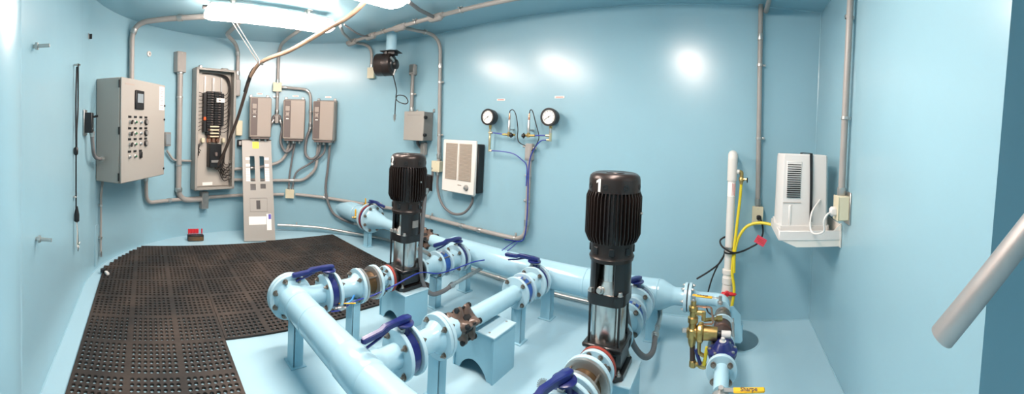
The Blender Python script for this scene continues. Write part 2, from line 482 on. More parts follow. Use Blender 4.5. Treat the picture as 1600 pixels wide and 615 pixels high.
# conduits above the drives
ptsV = [wall_pt(-5.37, .045, 1.58)[0], wall_pt(-5.37, .045, 2.50)[0], Vector((-4.3, 1.70, 2.52)), Vector((-3.55, 1.66, 2.52))]
run(G, 'grey conduit from between the first two drives up to the ceiling lamp', None, .022, pts=fillet(ptsV, .22, 10), couplings=(.02, .22, .4), clamps=(.12,))
run(G, 'grey conduit from the ivory box over the second drive bending down to the third', [(-5.32, 1.955), (-4.91, 1.93), (-4.90, 1.42)], .019, .045, rad=.13, couplings=(.06, .42, .95), clamps=(.75,))
F_ = 'flexible_conduit'
def flex(label, pts, r, m='conduitd', ends=True, seg=7, name=F_, cat='flexible conduit'):
    path = spline(pts, seg); t = thing(name, label, cat, path[0])
    emit('hose', MB().tube(path, r, 12), m, t, world=True)
    if ends:
        for a, b in ((path[0], path[1]), (path[-1], path[-2])):
            emit('connector', MB().lathe(a - (b - a).normalized() * .012, b - a, [(0, r * 1.1), (0, r * 1.5), (.018, r * 1.5), (.02, r * 1.25), (.045, r * 1.2), (.045, r)], 12), 'galv', t, world=True)
    return t
def wp(*a): return [wall_pt(s, o, z)[0] for s, z, o in a]
flex('dark flexible conduit looping from the split fitting under the first drive', wp((-5.42, 1.50, .05), (-5.46, 1.42, .06), (-5.49, 1.25, .08), (-5.50, 1.1, .08), (-5.56, 1.17, .08), (-5.58, 1.25, .09)), .019)
flex('dark flexible conduit looping from the split fitting into the second drive', wp((-5.32, 1.50, .05), (-5.29, 1.40, .06), (-5.31, 1.22, .08), (-5.24, 1.09, .09), (-5.16, 1.13, .09), (-5.13, 1.25, .09)), .019)
flex('dark flexible conduit looping down and up into the third drive', wp((-4.90, 1.41, .05), (-4.95, 1.25, .06), (-4.95, 1.06, .08), (-4.86, 1.0, .09), (-4.77, 1.08, .09), (-4.74, 1.25, .09)), .019)
flex('dark flexible conduit from the second drive down to the lower ivory box', wp((-5.10, 1.24, .08), (-5.14, 1.0, .06), (-5.17, .75, .05), (-5.175, .58, .045)), .013)
flex('dark flexible conduit sweeping from the third drive to the lower ivory box', wp((-4.68, 1.24, .08), (-4.70, 1.08, .08), (-4.90, .93, .06), (-5.08, .80, .05), (-5.125, .58, .045)), .013)
flex('long grey flexible conduit from the third drive down to the floor by the inlet pipe', wp((-4.60, 1.25, .10), (-4.63, .90, .07), (-4.65, .56, .06), (-4.54, .29, .06), (-4.30, .185, .06), (-4.20, .18, .05)), .017)
run(G, 'short galvanised conduit low on the wall behind the inlet pipe stand', [(-4.20, .18), (-3.9, .17), (-3.4, .165)], .017, .05, 'galv', clamps=(.35,))
flex('short grey flexible conduit from the black switch into the control panel', wp((-8.555, 1.335, .06), (-8.52, 1.18, .065), (-8.44, 1.11, .07)) + [Vector((-3.385, -.40, 1.09))], .017)

def jbox(label, s, z, w=.115, h=.12, d=.06):
    t = wallbox('junction_box', label, 'junction box', s, z, w, h, d, 'ivory', group=None)
    emit('cover', MB().box((0, -d - .002, 0), (w * 1.02, .004, h * 1.02), bev=.0015), 'ivory', t)
    screws(t, [(0, h * .4), (0, -h * .4)], -d - .004, .004)
    return t
jbox('small ivory junction box on the conduit above the second drive', -5.375, 1.955)
jbox('ivory junction box below the second drive on the low wall conduit', -5.16, .515)
jbox('tall ivory junction box under the black ceiling blower', -4.065, 2.15, .09, .135)
jbox('ivory junction box on the conduit left of the white wall heater', -2.995, 1.03, .125, .12)
t = jbox('ivory outlet box low on the conduit in the right of the back wall', .24, .86, .085, .14)
emit('plug', MB().box((.008, -.085, -.01), (.035, .045, .035), bev=.008), 'blk', t)
t = wallbox('junction_box', 'small ivory box half hidden behind the breaker panel right side', 'junction box', -5.90, 1.39, .09, .20, .07, 'ivory')
t = wallbox('wall_switch', 'small black and white switch right of the breaker panel', 'switch', -5.875, 1.19, .07, .09, .05, 'blk')
emit('rocker', MB().box((0, -.053, 0), (.035, .008, .05), bev=.003), 'white', t)
t = wallbox('junction_box', 'clear lens wall box just right of the control panel', 'junction box', -6.96, 1.24, .09, .17, .07, 'greyd')
emit('lens', MB().box((0, -.073, 0), (.075, .008, .13), bev=.003), 'glass', t)
# split fitting under the conduit between drives
t = wallbox('junction_fitting', 'grey three way conduit fitting between the first and second drives', 'conduit fitting', -5.37, 1.53, .05, .13, .05, 'conduit')
for sx in (-1, 1):
    emit('outlet', MB().tube(spline([(sx * .01, -.03, .03), (sx * .035, -.03, .035), (sx * .05, -.03, .0), (sx * .05, -.03, -.03)], 4), .02, 10), 'conduitd', t)

# ------------------------------------------------------------------ ceiling conduit along the room
t = thing(G, 'long grey ceiling conduit with fittings running the length of the room', 'conduit', (-4.05, 2.44, H - .05))
emit('tube', MB().tube([(-4.05, 2.43, H - .05), (-2.6, 2.47, H - .05), (.24, 2.52, H - .05), (.24, YB - .04, H - .05)], .021, 14), 'conduit', t, world=True)
for x in (-4.02, -3.62, -3.10, -2.57):
    y = 2.43 + (x + 4.05) * .026
    b = MB().box((x, y, H - .06), (.17, .07, .07), bev=.02); b.cyl((x - .10, y, H - .05), (x + .10, y, H - .05), .027, 14)
    emit('conduit_body', b, 'conduit', t, world=True)
for x in (-3.36, -2.84, -2.25, -1.2):
    y = 2.43 + (x + 4.05) * .026
    clamp(t, (x, y, H - .05), (0, 0, 1), (1, .026, 0), .021)
run(G, 'dark short conduit from the ceiling run to the far lamp', None, .017, m='conduitd', pts=[Vector((-2.57, 2.44, H - .06)), Vector((-2.50, 2.2, H - .07)), Vector((-2.38, 1.97, H - .085))])
run(G, 'short conduit on the ceiling feeding the near end of the long lamp', None, .016, pts=[Vector((-3.98, 2.40, H - .055)), Vector((-3.7, 2.12, H - .06)), Vector((-3.38, 1.90, H - .085))])
flex('thin dark cable sagging below the ceiling from lamp to conduit', [(-3.30, 1.90, H - .09), (-3.36, 2.08, H - .13), (-3.48, 2.25, H - .11), (-3.62, 2.40, H - .06)], .010, 'conduitd', ends=False)
run(G, 'grey conduit from the ceiling run bending down the wall to the ivory heater box', None, .020, pts=fillet([Vector((-3.10, 2.48, H - .05)), Vector((-3.02, 2.99, H - .05)), Vector((-2.97, 2.99, 1.09))], .2, 10), couplings=(.42, .97), clamps=(.16, .52, .84))
run(G, 'grey conduit bending from the ceiling down to the box under the black blower', None, .019, pts=fillet([Vector((-4.02, 2.44, H - .05)), wall_pt(-4.065, .045, H - .06)[0], wall_pt(-4.065, .045, 2.21)[0]], .15, 8), couplings=(.95,))
run(G, 'slim grey conduit down the back wall to the black plugged outlet box', None, .020, pts=[Vector((.195, YB - .04, H)), Vector((.24, YB - .04, .92))], couplings=(.97, .16), clamps=(.30, .66))
tc_ = run(G, 'grey conduit on the right wall down to the outlet by the white appliance', None, .021, pts=[Vector((XR - .042, 2.10, H)), Vector((XR - .042, 2.14, 1.13))], clamps=(), couplings=(.98,))
for z in (2.21, 1.60):
    clamp(tc_, (XR - .042, 2.125, z), (1, 0, 0), (0, 0, 1), .021)

# ------------------------------------------------------------------ control panel
# local: x right along the door, y into the wall, z up
pa = Vector((-3.35, -.235)); pb = Vector((-4.04, .19))
# seen from inside, the door's left edge is pa, right edge pb
dv = (pb - pa); Wd = dv.length; rzp = math.atan2(dv.y, dv.x)
midp = (pa + pb) / 2
CP = thing('control_cabinet', 'large grey control cabinet with rows of selector switches on its door', 'control panel', (midp.x, midp.y, .87), rzp)
# depth goes to +y_local or -y_local : wall lies on the side away from the camera
nrm = Vector((-dv.y, dv.x)).normalized(); side = 1 if nrm.dot(midp) > 0 else -1
HD = .965; DP = .27
cs = side
emit('body', MB().box((0, cs * (DP / 2 + .012), HD / 2), (Wd, DP, HD), bev=.006), 'grey', CP)
emit('gasket', MB().box((0, cs * .010, HD / 2), (Wd - .02, .012, HD - .02)), 'blk', CP)
door = emit('door', MB().box((0, -cs * .002, HD / 2), (Wd, .018, HD), bev=.006), 'grey', CP)
yf = -cs * .011
def cpx(u): return (u - .5) * Wd * (1 if True else -1)
def face_disc(parent, name, x, z, r, t, m, n=14, y0=yf, prof=None):
    return emit(name, MB().lathe((x, y0, z), (0, -cs, 0), prof or [(0, r), (t * .7, r), (t, r * .8)], n), m, parent)
emit('display', MB().box((cpx(.355), yf - cs * .008, HD - .19), (.15, .018, .18), bev=.006), 'blk', door)
emit('display_screen', MB().box((cpx(.355), yf - cs * .018, HD - .175), (.10, .004, .085)), 'glass', door)
rows = [(.575, 4), (.468, 4), (.366, 4), (.25, 3)]
for z, n in rows:
    for i in range(n):
        x = cpx((.165, .28, .40, .515)[i])
        emit('tag_plate', MB().box((x, yf - cs * .0015, z + .036), (.05, .003, .020)), 'blk', door)
        if n == 3 and i == 2:
            emit('key_switch', MB().box((x, yf - cs * .008, z - .005), (.042, .016, .06), bev=.004), 'blk', door); continue
        if i == 0 and n == 4:
            s_ = face_disc(door, 'selector_switch', x, z - .012, .017, .016, 'galv')
            emit('switch_lever', MB().box((x + .006, yf - cs * .026, z - .014), (.012, .022, .044), (0, .5 * cs, 0), bev=.004), 'blk', s_)
        elif i == 3:
            s_ = face_disc(door, 'hour_meter', x, z - .010, .030, .02, 'blk', 20)
            face_disc(s_, 'meter_face', x, z - .010, .020, .002, 'greyd', 16, yf - cs * .020)
        else:
            s_ = face_disc(door, 'indicator_lamp', x, z - .012, .016, .012, 'galv')
            face_disc(s_, 'lens', x, z - .012, .011, .014, 'green' if i == 1 else 'glass', 12, yf - cs * .010)
lb = emit('label_sheet', MB().box((cpx(.905), yf - cs * .001, HD - .145), (.105, .002, .245)), 'paper', door)
for k in range(9):
    emit('print_line', MB().box((cpx(.905), yf - cs * .0025, HD - .05 - k * .024), (.075 if k % 3 else .05, .001, .005)), 'ink', lb)
for z in (.06, HD / 2, HD - .06):
    emit('hinge', MB().cyl((-Wd / 2 - .004, cs * .012, z - .035), (-Wd / 2 - .004, cs * .012, z + .035), .008, 8), 'blk', CP)
for z in (.07, HD * .62, HD - .22):
    face_disc(door, 'latch', Wd / 2 - .02, z, .011, .012, 'blk', 10)
emit('nameplate', MB().box((cpx(.16), yf - cs * .001, HD - .055), (.15, .002, .016)), 'vfd', door)
for sx in (-1, 1):
    for z in (.06, HD - .06):
        emit('mounting_foot', MB().box((sx * (Wd / 2 - .04), cs * (DP + .018), z), (.05, .012, .10), bev=.003), 'greyd', CP)
# black switch and its plate on the wall just left of the cabinet
p, rz = wall_pt(-8.60, .03, 1.42)
t = thing('wall_switch', 'black wall switch with flexible conduit left of the control cabinet', 'switch', p, rz)
emit('plate', MB().box((0, .02, 0), (.13, .01, .22), bev=.003), 'galv', t)
b = emit('body', MB().box((0, -.015, .0), (.105, .06, .17), bev=.004), 'blk', t)
emit('toggle', MB().cyl((.03, -.045, .05), (.035, -.085, .06), .010, 10), 'blk', b)
emit('cover_screw', MB().lathe((-.02, -.046, -.05), (0, -1, 0), [(0, .006), (.003, .005)], 8), 'galv', b)

# small round sensor on the wall
p, rz = wall_pt(-7.23, 0, 2.23)
t = thing('wall_button', 'small round white button on the wall right of the tall conduit', 'wall button', p, rz)
emit('base', MB().lathe((0, .002, 0), (0, -1, 0), [(0, .032), (.016, .032), (.020, .026)], 20), 'white', t)
emit('clip', MB().box((0, -.022, 0), (.012, .01, .022), bev=.003), 'greyd', t)

# ------------------------------------------------------------------ open breaker panel
PW, PH, PD = .555, 1.53, .15
p, rz = wall_pt(-6.285, .028, .60)
EP = thing('breaker_panel', 'tall open breaker panel full of black breakers and wires', 'breaker panel', p, rz)
b = MB(); tk = .008
b.box((0, -.006, PH / 2), (PW, .008, PH)); 
for sx in (-1, 1):
    b.box((sx * (PW / 2 - tk / 2), -PD / 2, PH / 2), (tk, PD, PH), bev=.002)
    b.box((sx * (PW / 2 - .018), -PD + .003, PH / 2), (.036, .006, PH), bev=.002)
for z in (tk / 2, PH - tk / 2): b.box((0, -PD / 2, z), (PW, PD, tk), bev=.002)
for z in (.014, PH - .014): b.box((0, -PD + .003, z), (PW, .006, .028), bev=.002)
emit('enclosure', b, 'grey', EP)
emit('back_pan', MB().box((0, -.02, PH / 2), (PW - .05, .006, PH - .06)), 'inner', EP)
emit('top_lug', MB().box((-.19, -.05, PH + .02), (.05, .05, .04), bev=.01), 'galv', EP)
emit('top_lug', MB().box((.15, -.05, PH + .015), (.10, .04, .03), bev=.01), 'galv', EP)
br = emit('mounting_rail', MB().box((0, -.035, 1.0), (.03, .03, .85)), 'galv', EP)
for sx in (-1, 1): emit('mounting_rail', MB().box((sx * .115, -.03, 1.16), (.02, .02, .55)), 'galv', EP)
# branch breakers, two columns
proto = None
for col in (-1, 1):
    for k in range(18):
        z = 1.235 - k * .031
        if proto is None:
            q = MB().box((0, -.055, 0), (.098, .062, .0285), bev=.003)
            proto = emit('breaker', q, 'blk', EP); lv = emit('breaker_handle', MB().box((.018, -.09, 0), (.030, .018, .012), bev=.003), 'vfdd', proto)
            bk = proto; bk.location = (col * .052, 0, z)
        else:
            bk = clone(proto, EP, (col * .052, 0, z)); WM[bk.name] = WM[EP.name]
            h = lv.copy(); COL.objects.link(h); h.parent = bk
            if col > 0: bk.rotation_euler = (0, 0, 0)
emit('breaker_strip', MB().box((-.125, -.055, .98), (.042, .05, .50), bev=.004), 'blk', EP)
emit('breaker_strip', MB().box((.122, -.055, 1.02), (.038, .05, .42), bev=.004), 'blk', EP)
emit('label_sheet', MB().box((.085, -.09, 1.14), (.115, .002, .055)), 'paper', EP)
emit('orange_clip', MB().box((-.13, -.085, .90), (.035, .02, .045), bev=.006), mat('orange_plastic', (220, 90, 40), .4), EP)
for k in range(4):
    emit('fuse_block', MB().box((.0, -.07, .80 - k * .042), (.17, .05, .034), bev=.004), 'rust' if k % 2 else 'blk', EP)
    emit('fuse', MB().cyl((-.06, -.10, .80 - k * .042), (.06, -.10, .80 - k * .042), .010, 8), 'ivory', EP)
for x in (-.145, -.06, 0, .06, .145):
    emit('lug', MB().box((x, -.065, .625), (.042, .05, .06), bev=.006), 'copper' if abs(x) < .1 else 'ivory', EP)
mb_ = emit('main_breaker', MB().box((.015, -.075, .43), (.17, .10, .30), bev=.008), 'blk', EP)
emit('breaker_handle', MB().box((.015, -.135, .45), (.035, .03, .05), bev=.005), 'vfdd', mb_)
emit('label_sheet', MB().box((.015, -.127, .36), (.12, .002, .03)), 'greyd', mb_)
rnd = random.Random(3)
for k in range(11):
    z = 1.21 - k * .045
    a = spline([(-.105, -.06, z), (-.17, -.08, z + .01), (-.225, -.07, z + .03 - .004 * k), (-.235, -.05, z + .10)], 4)
    emit('wire', MB().tube(a, .0042, 6), 'wire', EP)
for k in range(11):
    z = 1.20 - k * .048; xx = .20 + .008 * (k % 4)
    a = spline([(.105, -.06, z), (.16, -.085, z + .015), (xx, -.075, z + .07), (xx + .015, -.05, min(1.45, z + .22))], 4)
    emit('wire', MB().tube(a, .0042, 6), 'wire', EP)
for k in range(6):
    a = spline([(-.16 + .02 * k, -.05, 1.475), (.02 + .02 * k, -.06, 1.47), (.17 + .008 * k, -.06, 1.42), (.225 + .004 * k, -.05, 1.25), (.22 + .003 * k, -.05, .95), (.21, -.05, .62), (.17 - .01 * k, -.05, .34 - .03 * k), (.235, -.05, .30 - .035 * k)], 5)
    emit('wire', MB().tube(a, .005, 6), 'wire', EP)
for k in range(4):
    a = spline([(-.14, -.06, .62), (-.19 - .01 * k, -.07, .55), (-.21 + .015 * k, -.06, .40 + .03 * k)], 5)
    emit('wire', MB().tube(a, .005, 6), 'wire', EP)
    a = spline([(.06 + .01 * k, -.07, .28), (.10 + .02 * k, -.08, .20 + .02 * k), (.16, -.07, .10 + .04 * k), (.24, -.05, .11 + .06 * k)], 5)
    emit('wire', MB().tube(a, .006, 6), 'wire', EP)
for k in range(4):
    emit('bushing', MB().lathe((.265, -.06, .13 + .07 * k), (-1, 0, 0), [(0, .022), (.02, .022), (.02, .012)], 12), 'galv', EP)
emit('sheet_offcut', MB().box((-.05, -.026, .06), (.14, .004, .04)), 'paper', EP)

# thick armoured cable hanging into the open panel
pts = [(-2.46, 1.62, 2.50), (-2.50, 1.615, 2.42), (-2.67, 1.58, 2.34), (-2.97, 1.56, 2.31), (-3.28, 1.48, 2.24), (-3.54, 1.39, 2.18), (-3.79, 1.27, 2.14), (-3.97, 1.21, 2.095), (-4.15, 1.17, 1.98), (-4.41, 1.10, 1.51), (-4.60, .99, 1.10), (-4.67, .93, .93), (-4.70, .90, .86)]
t = thing('armoured_cable', 'thick tan cable hanging from the ceiling into the open breaker panel', 'cable', pts[0])
emit('sheath', MB().tube(spline(pts[:9], 7), .021, 12), 'tan', t, world=True)
emit('black_tail', MB().tube(spline(pts[8:], 7), .0195, 12), 'cabled', t, world=True)
emit('binding_tape', MB().tube(spline(pts[7:10], 5)[2:8], .0235, 12), 'cord', t, world=True)
for k, (a, b) in enumerate((((-3.92, .88, H - .02), (-3.93, 1.19, 2.12)), ((-3.90, .915, H - .02), (-3.91, 1.215, 2.12)))):
    t = thing('support_wire', ('left' if k == 0 else 'right') + ' one of the two thin steel wires holding up the tan cable bend', 'wire', a)
    emit('strand', MB().tube([a, b], .006, 8), 'galv', t, world=True)
    emit('hook', MB().lathe(Vector(b) + Vector((0, .02, -.01)), (0, 1, 0), [(-.012, .024), (0, .028), (.012, .024)], 12, cap=False), 'galv', t, world=True)

# ------------------------------------------------------------------ panel cover leaning on the wall
bl = Vector((-4.33, 1.20, 0)); brr = Vector((-4.285, 1.585, 0))
dxy = (brr - bl); CW = dxy.length; rzc = math.atan2(dxy.y, dxy.x)
CVR = thing('panel_cover', 'tall grey breaker panel cover leaning on the wall with cut-out slots', 'panel cover', (bl + brr) / 2 + Vector((0, 0, .012)), rzc)
lean = math.atan2(.40, 1.22); CL = 1.22 / math.cos(lean)
RC = Matrix.Rotation(-lean, 4, 'X')
def cov(mb): return xf(mb, RC)
xs = [-CW / 2, -.10, -.035, .03, .09, CW / 2]
b = MB()
holes = [((-.10, -.035), (CL - .545, CL - .215)), ((.03, .09), (CL - .545, CL - .215)), ((-.10, -.03), (CL - .66, CL - .58)), ((.03, .10), (CL - .64, CL - .58)), ((-.03, .02), (.385, .495))]
xe = sorted({-CW / 2, CW / 2} | {h[0][i] for h in holes for i in (0, 1)}); ze = sorted({0, CL} | {h[1][i] for h in holes for i in (0, 1)})
for i in range(len(xe) - 1):
    for k in range(len(ze) - 1):
        mx, mz = (xe[i] + xe[i + 1]) / 2, (ze[k] + ze[k + 1]) / 2
        if any(h[0][0] < mx < h[0][1] and h[1][0] < mz < h[1][1] for h in holes): continue
        for y in (-.0015, .0015): b.add([(xe[i], y, ze[k]), (xe[i + 1], y, ze[k]), (xe[i + 1], y, ze[k + 1]), (xe[i], y, ze[k + 1])], [(0, 1, 2, 3)])
for x in (-CW / 2, CW / 2): b.box((x, .008, CL / 2), (.004, .018, CL))
for z in (0, CL): b.box((0, .008, z), (CW, .018, .004))
emit('sheet', cov(b), 'grey', CVR)
for dx, dz, dw, dh in ((0, .44, .09, .16), (-.065, CL - .62, .09, .10), (.065, CL - .61, .09, .09)): emit('knockout_plate', cov(MB().box((dx, .012, dz), (dw, .006, dh))), 'black', CVR)
emit('door_seam', cov(MB().box((0, -.003, .525), (.22, .003, .004)).box((0, -.003, .355), (.22, .003, .004)).box((-.11, -.003, .44), (.003, .003, .17)).box((.11, -.003, .44), (.003, .003, .17))), 'greyd', CVR)
for sx in (-1, 1):
    for z, hh in ((CL - .25, .035), (CL - .335, .035), (CL - .46, .17)):
        l_ = emit('label_sheet', cov(MB().box((sx * .125, -.003, z), (.055, .002, hh))), 'paper', CVR)
        if hh > .1: 
            for dz in (-.06, -.03, 0, .03, .06): emit('print_line', cov(MB().box((sx * .125, -.0045, z + dz), (.05, .001, .003))), 'ink', l_)
emit('label_sheet', cov(MB().box((-.02, -.003, .245), (.22, .002, .10))), 'paper', CVR)
emit('label_sheet', cov(MB().box((.125, -.003, .225), (.06, .002, .20))), 'paper', CVR)
emit('purple_sticker', cov(MB().box((.135, -.005, .29), (.034, .002, .06))), 'purple', CVR)
emit('top_edge', cov(MB().box((0, .008, CL + .004), (CW + .01, .024, .012))), 'blk', CVR)
tn = MB().box((0, -.0045, CL - .065), (.085, .0015, .09)); tn.v = [RC @ v for v in tn.v]
nt = thing('sticky_note', 'yellow sticky note on top of the leaning grey cover', 'note', WM[CVR.name] @ (RC @ Vector((-.015, -.0045, CL - .065))), rzc)
tn.v = [v - RC @ Vector((0, -.0045, CL - .065)) for v in tn.v]
emit('note_paper', tn, 'sticky', nt)

# ------------------------------------------------------------------ variable speed drives
def drive(s, z, label, tilt):
    p, rz = wall_pt(s, .035, z); w_, h_, d_ = .285, .515, .17
    t = thing('motor_drive', label, 'motor drive', p, rz + tilt)
    emit('heat_sink', MB().box((.012, -.03, h_ / 2 + .01), (w_ * .96, .06, h_ + .02), bev=.004), 'vfds', t)
    for sx in (-1, 1):
        for zz in (-.005, h_ + .025): emit('mounting_ear', MB().box((sx * w_ * .40, -.008, zz), (.04, .012, .05), bev=.006), 'galv', t)
    emit('case', MB().box((0, -.11, h_ / 2), (w_, .11, h_), bev=.010), 'vfd', t)
    st = emit('side_strip', MB().box((-w_ * .30, -.1655, h_ / 2 + .01), (w_ * .30, .004, h_ - .03), bev=.0015), 'vfdd', t)
    kp = emit('keypad', MB().box((-w_ * .30, -.168, h_ * .70), (w_ * .25, .006, .165), bev=.003), 'vfdd', t)
    emit('keypad_screen', MB().box((-w_ * .30, -.172, h_ * .70 + .045), (w_ * .19, .003, .062)), 'vfd', kp)
    emit('keypad_key', MB().lathe((-w_ * .30, -.171, h_ * .70 - .03), (0, -1, 0), [(0, .022), (.002, .022), (.003, .018)], 12), 'vfd', kp)
    for a in range(4):
        emit('keypad_key', MB().box((-w_ * .30 + .026 * math.cos(a * PI / 2 + .78), -.172, h_ * .70 - .03 + .032 * math.sin(a * PI / 2 + .78)), (.012, .003, .012)), 'vfd', kp)
    emit('badge', MB().box((-w_ * .30, -.169, h_ * .525), (.035, .002, .012)), 'paper', st)
    emit('seam', MB().box((0, -.166, .012), (w_ * .97, .003, .003)), 'vfdd', t)
    emit('gland_plate', MB().box((0, -.09, -.012), (w_ * .85, .13, .024), bev=.004), 'vfdd', t)
    for sx in (-.28, .0, .28):
        emit('gland', MB().cyl((sx * w_, -.09, -.055), (sx * w_, -.09, -.015), .021, 12), 'galv', t)
    return t
DS = ((-5.62, 1.275, 'leftmost of the three beige motor drives, above the leaning cover', 0), (-5.13, 1.26, 'middle one of the three beige motor drives on the curved wall', 0), (-4.68, 1.255, 'rightmost of the three beige motor drives, beside the long flexible conduit', -.10))
for s, z, l_, tl in DS: drive(s, z, l_, tl)
for (s, z, l_, *_), word in zip(DS, ('left', 'middle', 'right')):
    p, rz = wall_pt(s + .01, .003, z + .585)
    t = thing('wall_label', 'tiny white label on the wall above the %s beige drive' % word, 'label', p, rz)
    emit('strip', MB().box((0, 0, 0), (.085, .003, .022)), 'paper', t)
    emit('print_line', MB().box((0, -.002, 0), (.06, .001, .006)), 'redink', t)

# ------------------------------------------------------------------ black blower under the ceiling duct
t = thing('ceiling_duct', 'short pale blue round duct stub coming down from the ceiling above the black blower', 'duct', (-3.42, 2.60, H))
emit('pipe', MB().lathe((0, 0, 0), (0, 0, -1), [(0, .062), (.23, .062)], 24), 'pipe', t)
emit('collar', MB().lathe((0, 0, 0), (0, 0, -1), [(0, .068), (.02, .068)], 24), 'pipe', t)
t = thing('blower', 'black drum shaped blower hanging from the duct below the ceiling', 'blower', (-3.47, 2.56, 2.17))
ax = Vector((.86, .51, 0)).normalized()
d = MB().lathe(-ax * .11, ax, [(0, .112), (.006, .124), (.014, .129), (.10, .129), (.104, .131), (.112, .131), (.116, .128), (.19, .128), (.205, .115), (.21, .10)], 32)
emit('drum', d, 'motor', t)
emit('end_cap', MB().lathe(ax * .10, ax, [(0, .10), (.012, .095), (.02, .06), (.045, .055), (.055, .04)], 24), 'black', t)
for k in range(3):
    a = k * 2 * PI / 3 + .5; _, u, v = MB.frame(ax)
    emit('motor_arm', MB().cyl(ax * .125 + (u * math.cos(a) + v * math.sin(a)) * .05, ax * .105 + (u * math.cos(a) + v * math.sin(a)) * .12, .014, 8), 'galv', t)
emit('mount_plate', MB().box((.05, .04, .145), (.21, .18, .008), (0, 0, .53), bev=.003), 'blk', t)
emit('neck', MB().box((.05, .04, .13), (.12, .11, .04), (0, 0, .53)), 'blk', t)
emit('bracket', MB().box((.02, .02, .12), (.03, .14, .05), (0, 0, .53)), 'blk', t)
pc = [(-3.40, 2.62, 2.06), (-3.405, 2.66, 1.97), (-3.42, 2.70, 1.88), (-3.44, 2.71, 1.80), (-3.40, 2.72, 1.755), (-3.31, 2.75, 1.73), (-3.29, 2.77, 1.76), (-3.34, 2.76, 1.82), (-3.42, 2.72, 1.83), (-3.44, 2.71, 1.78), (-3.46, 2.72, 1.68), (-3.475, 2.73, 1.60)]
cd = emit('power_cord', MB().tube(spline(pc, 6), .006, 8), 'cord', t, world=True)
emit('plug', MB().cyl((-3.475, 2.73, 1.61), (-3.485, 2.735, 1.545), .014, 10).cyl((-3.484, 2.735, 1.55), (-3.487, 2.735, 1.525), .006, 6), 'galv', t, world=True)

# grey hinged box with its conduit tail, on the back wall
run(G, 'short grey conduit on top of the small hinged wall box', [(-3.44, 2.12), (-3.435, 1.66)], .022, .05, clamps=(.55,), couplings=(.96,))
t = wallbox('junction_fitting', 'grey conduit end fitting at the top of the short conduit by the blower', 'conduit fitting', -3.445, 2.16, .085, .13, .07, 'conduit', bev=.012)
emit('cover', MB().box((0, -.072, .01), (.06, .004, .09), bev=.002), 'galv', t)
t = wallbox('wall_enclosure', 'small grey hinged box on the back wall left of the heater', 'electrical box', -3.275, 1.48, .30, .33, .16, 'greyd', bev=.006)
dr = emit('door', MB().box((-.0, -.168, 0), (.31, .014, .34), bev=.005), 'grey', t)
for z in (-.10, .10):
    emit('latch', MB().box((.165, -.155, z), (.03, .05, .035), bev=.008), 'blk', t)
emit('seam', MB().box((0, -.1758, .125), (.20, .001, .004)), 'greyd', dr)
for sx, zz in ((-.1, .18), (.16, .185)): emit('mounting_ear', MB().box((sx, -.006, zz), (.03, .012, .04), bev=.006), 'galv', t)
t = wallbox('junction_fitting', 'grey conduit fitting hanging below the hinged wall box', 'conduit fitting', -3.23, 1.215, .07, .15, .06, 'conduit', bev=.01)
emit('cover', MB().box((0, -.062, 0), (.05, .004, .12), bev=.002), 'galv', t)
emit('elbow', MB().tube(spline([(-.10, -.03, .10), (-.10, -.03, .06), (-.06, -.03, .02), (-.03, -.03, .0)], 5), .018, 10), 'conduitd', t)
flex('grey flexible conduit from the ivory box sagging left behind the pump by the mats', wp((-3.05, 1.0, .05), (-3.06, .86, .05), (-3.12, .72, .05), (-3.22, .62, .05)), .015)
flex('grey flexible conduit hanging in a loop under the white wall heater', wp((-2.965, .965, .05), (-2.955, .78, .055), (-2.87, .62, .06), (-2.72, .545, .06), (-2.56, .57, .06), (-2.45, .68, .06), (-2.42, .80, .07)), .014)

# ------------------------------------------------------------------ wall heater
HT = thing('wall_heater', 'white wall heater with two beige grilles and a knob', 'heater', (-2.585, YB - .004, .79), 0)
emit('housing', MB().box((.03, -.05, .27), (.42, .10, .50), bev=.006), 'blk', HT)
fr = MB()
w_, h_, y_ = .46, .555, -.118
fr.box((0, y_, .275), (w_, .036, h_), bev=.010)
emit('front_panel', fr, 'whitem', HT)
for sx in (-1, 1):
    g = MB(); g.box((sx * .098, y_ - .0185, .325), (.165, .003, .385))
    gb = emit('grille', g, 'grille', HT)
    lv = MB()
    for k in range(30): lv.box((sx * .098, y_ - .022, .142 + k * .0127), (.163, .006, .0045), (.5, 0, 0))
    emit('louvre', lv, 'grille', gb)
emit('centre_bar', MB().box((0, y_ - .021, .325), (.014, .008, .39), bev=.002), 'whitem', HT)
emit('knob', MB().lathe((.125, y_ - .018, .07), (0, -1, 0), [(0, .030), (.006, .030), (.008, .022), (.028, .018), (.03, .014)], 20), 'galv', HT)
emit('badge', MB().box((.03, y_ - .019, .085), (.05, .002, .010)), 'vfd', HT)

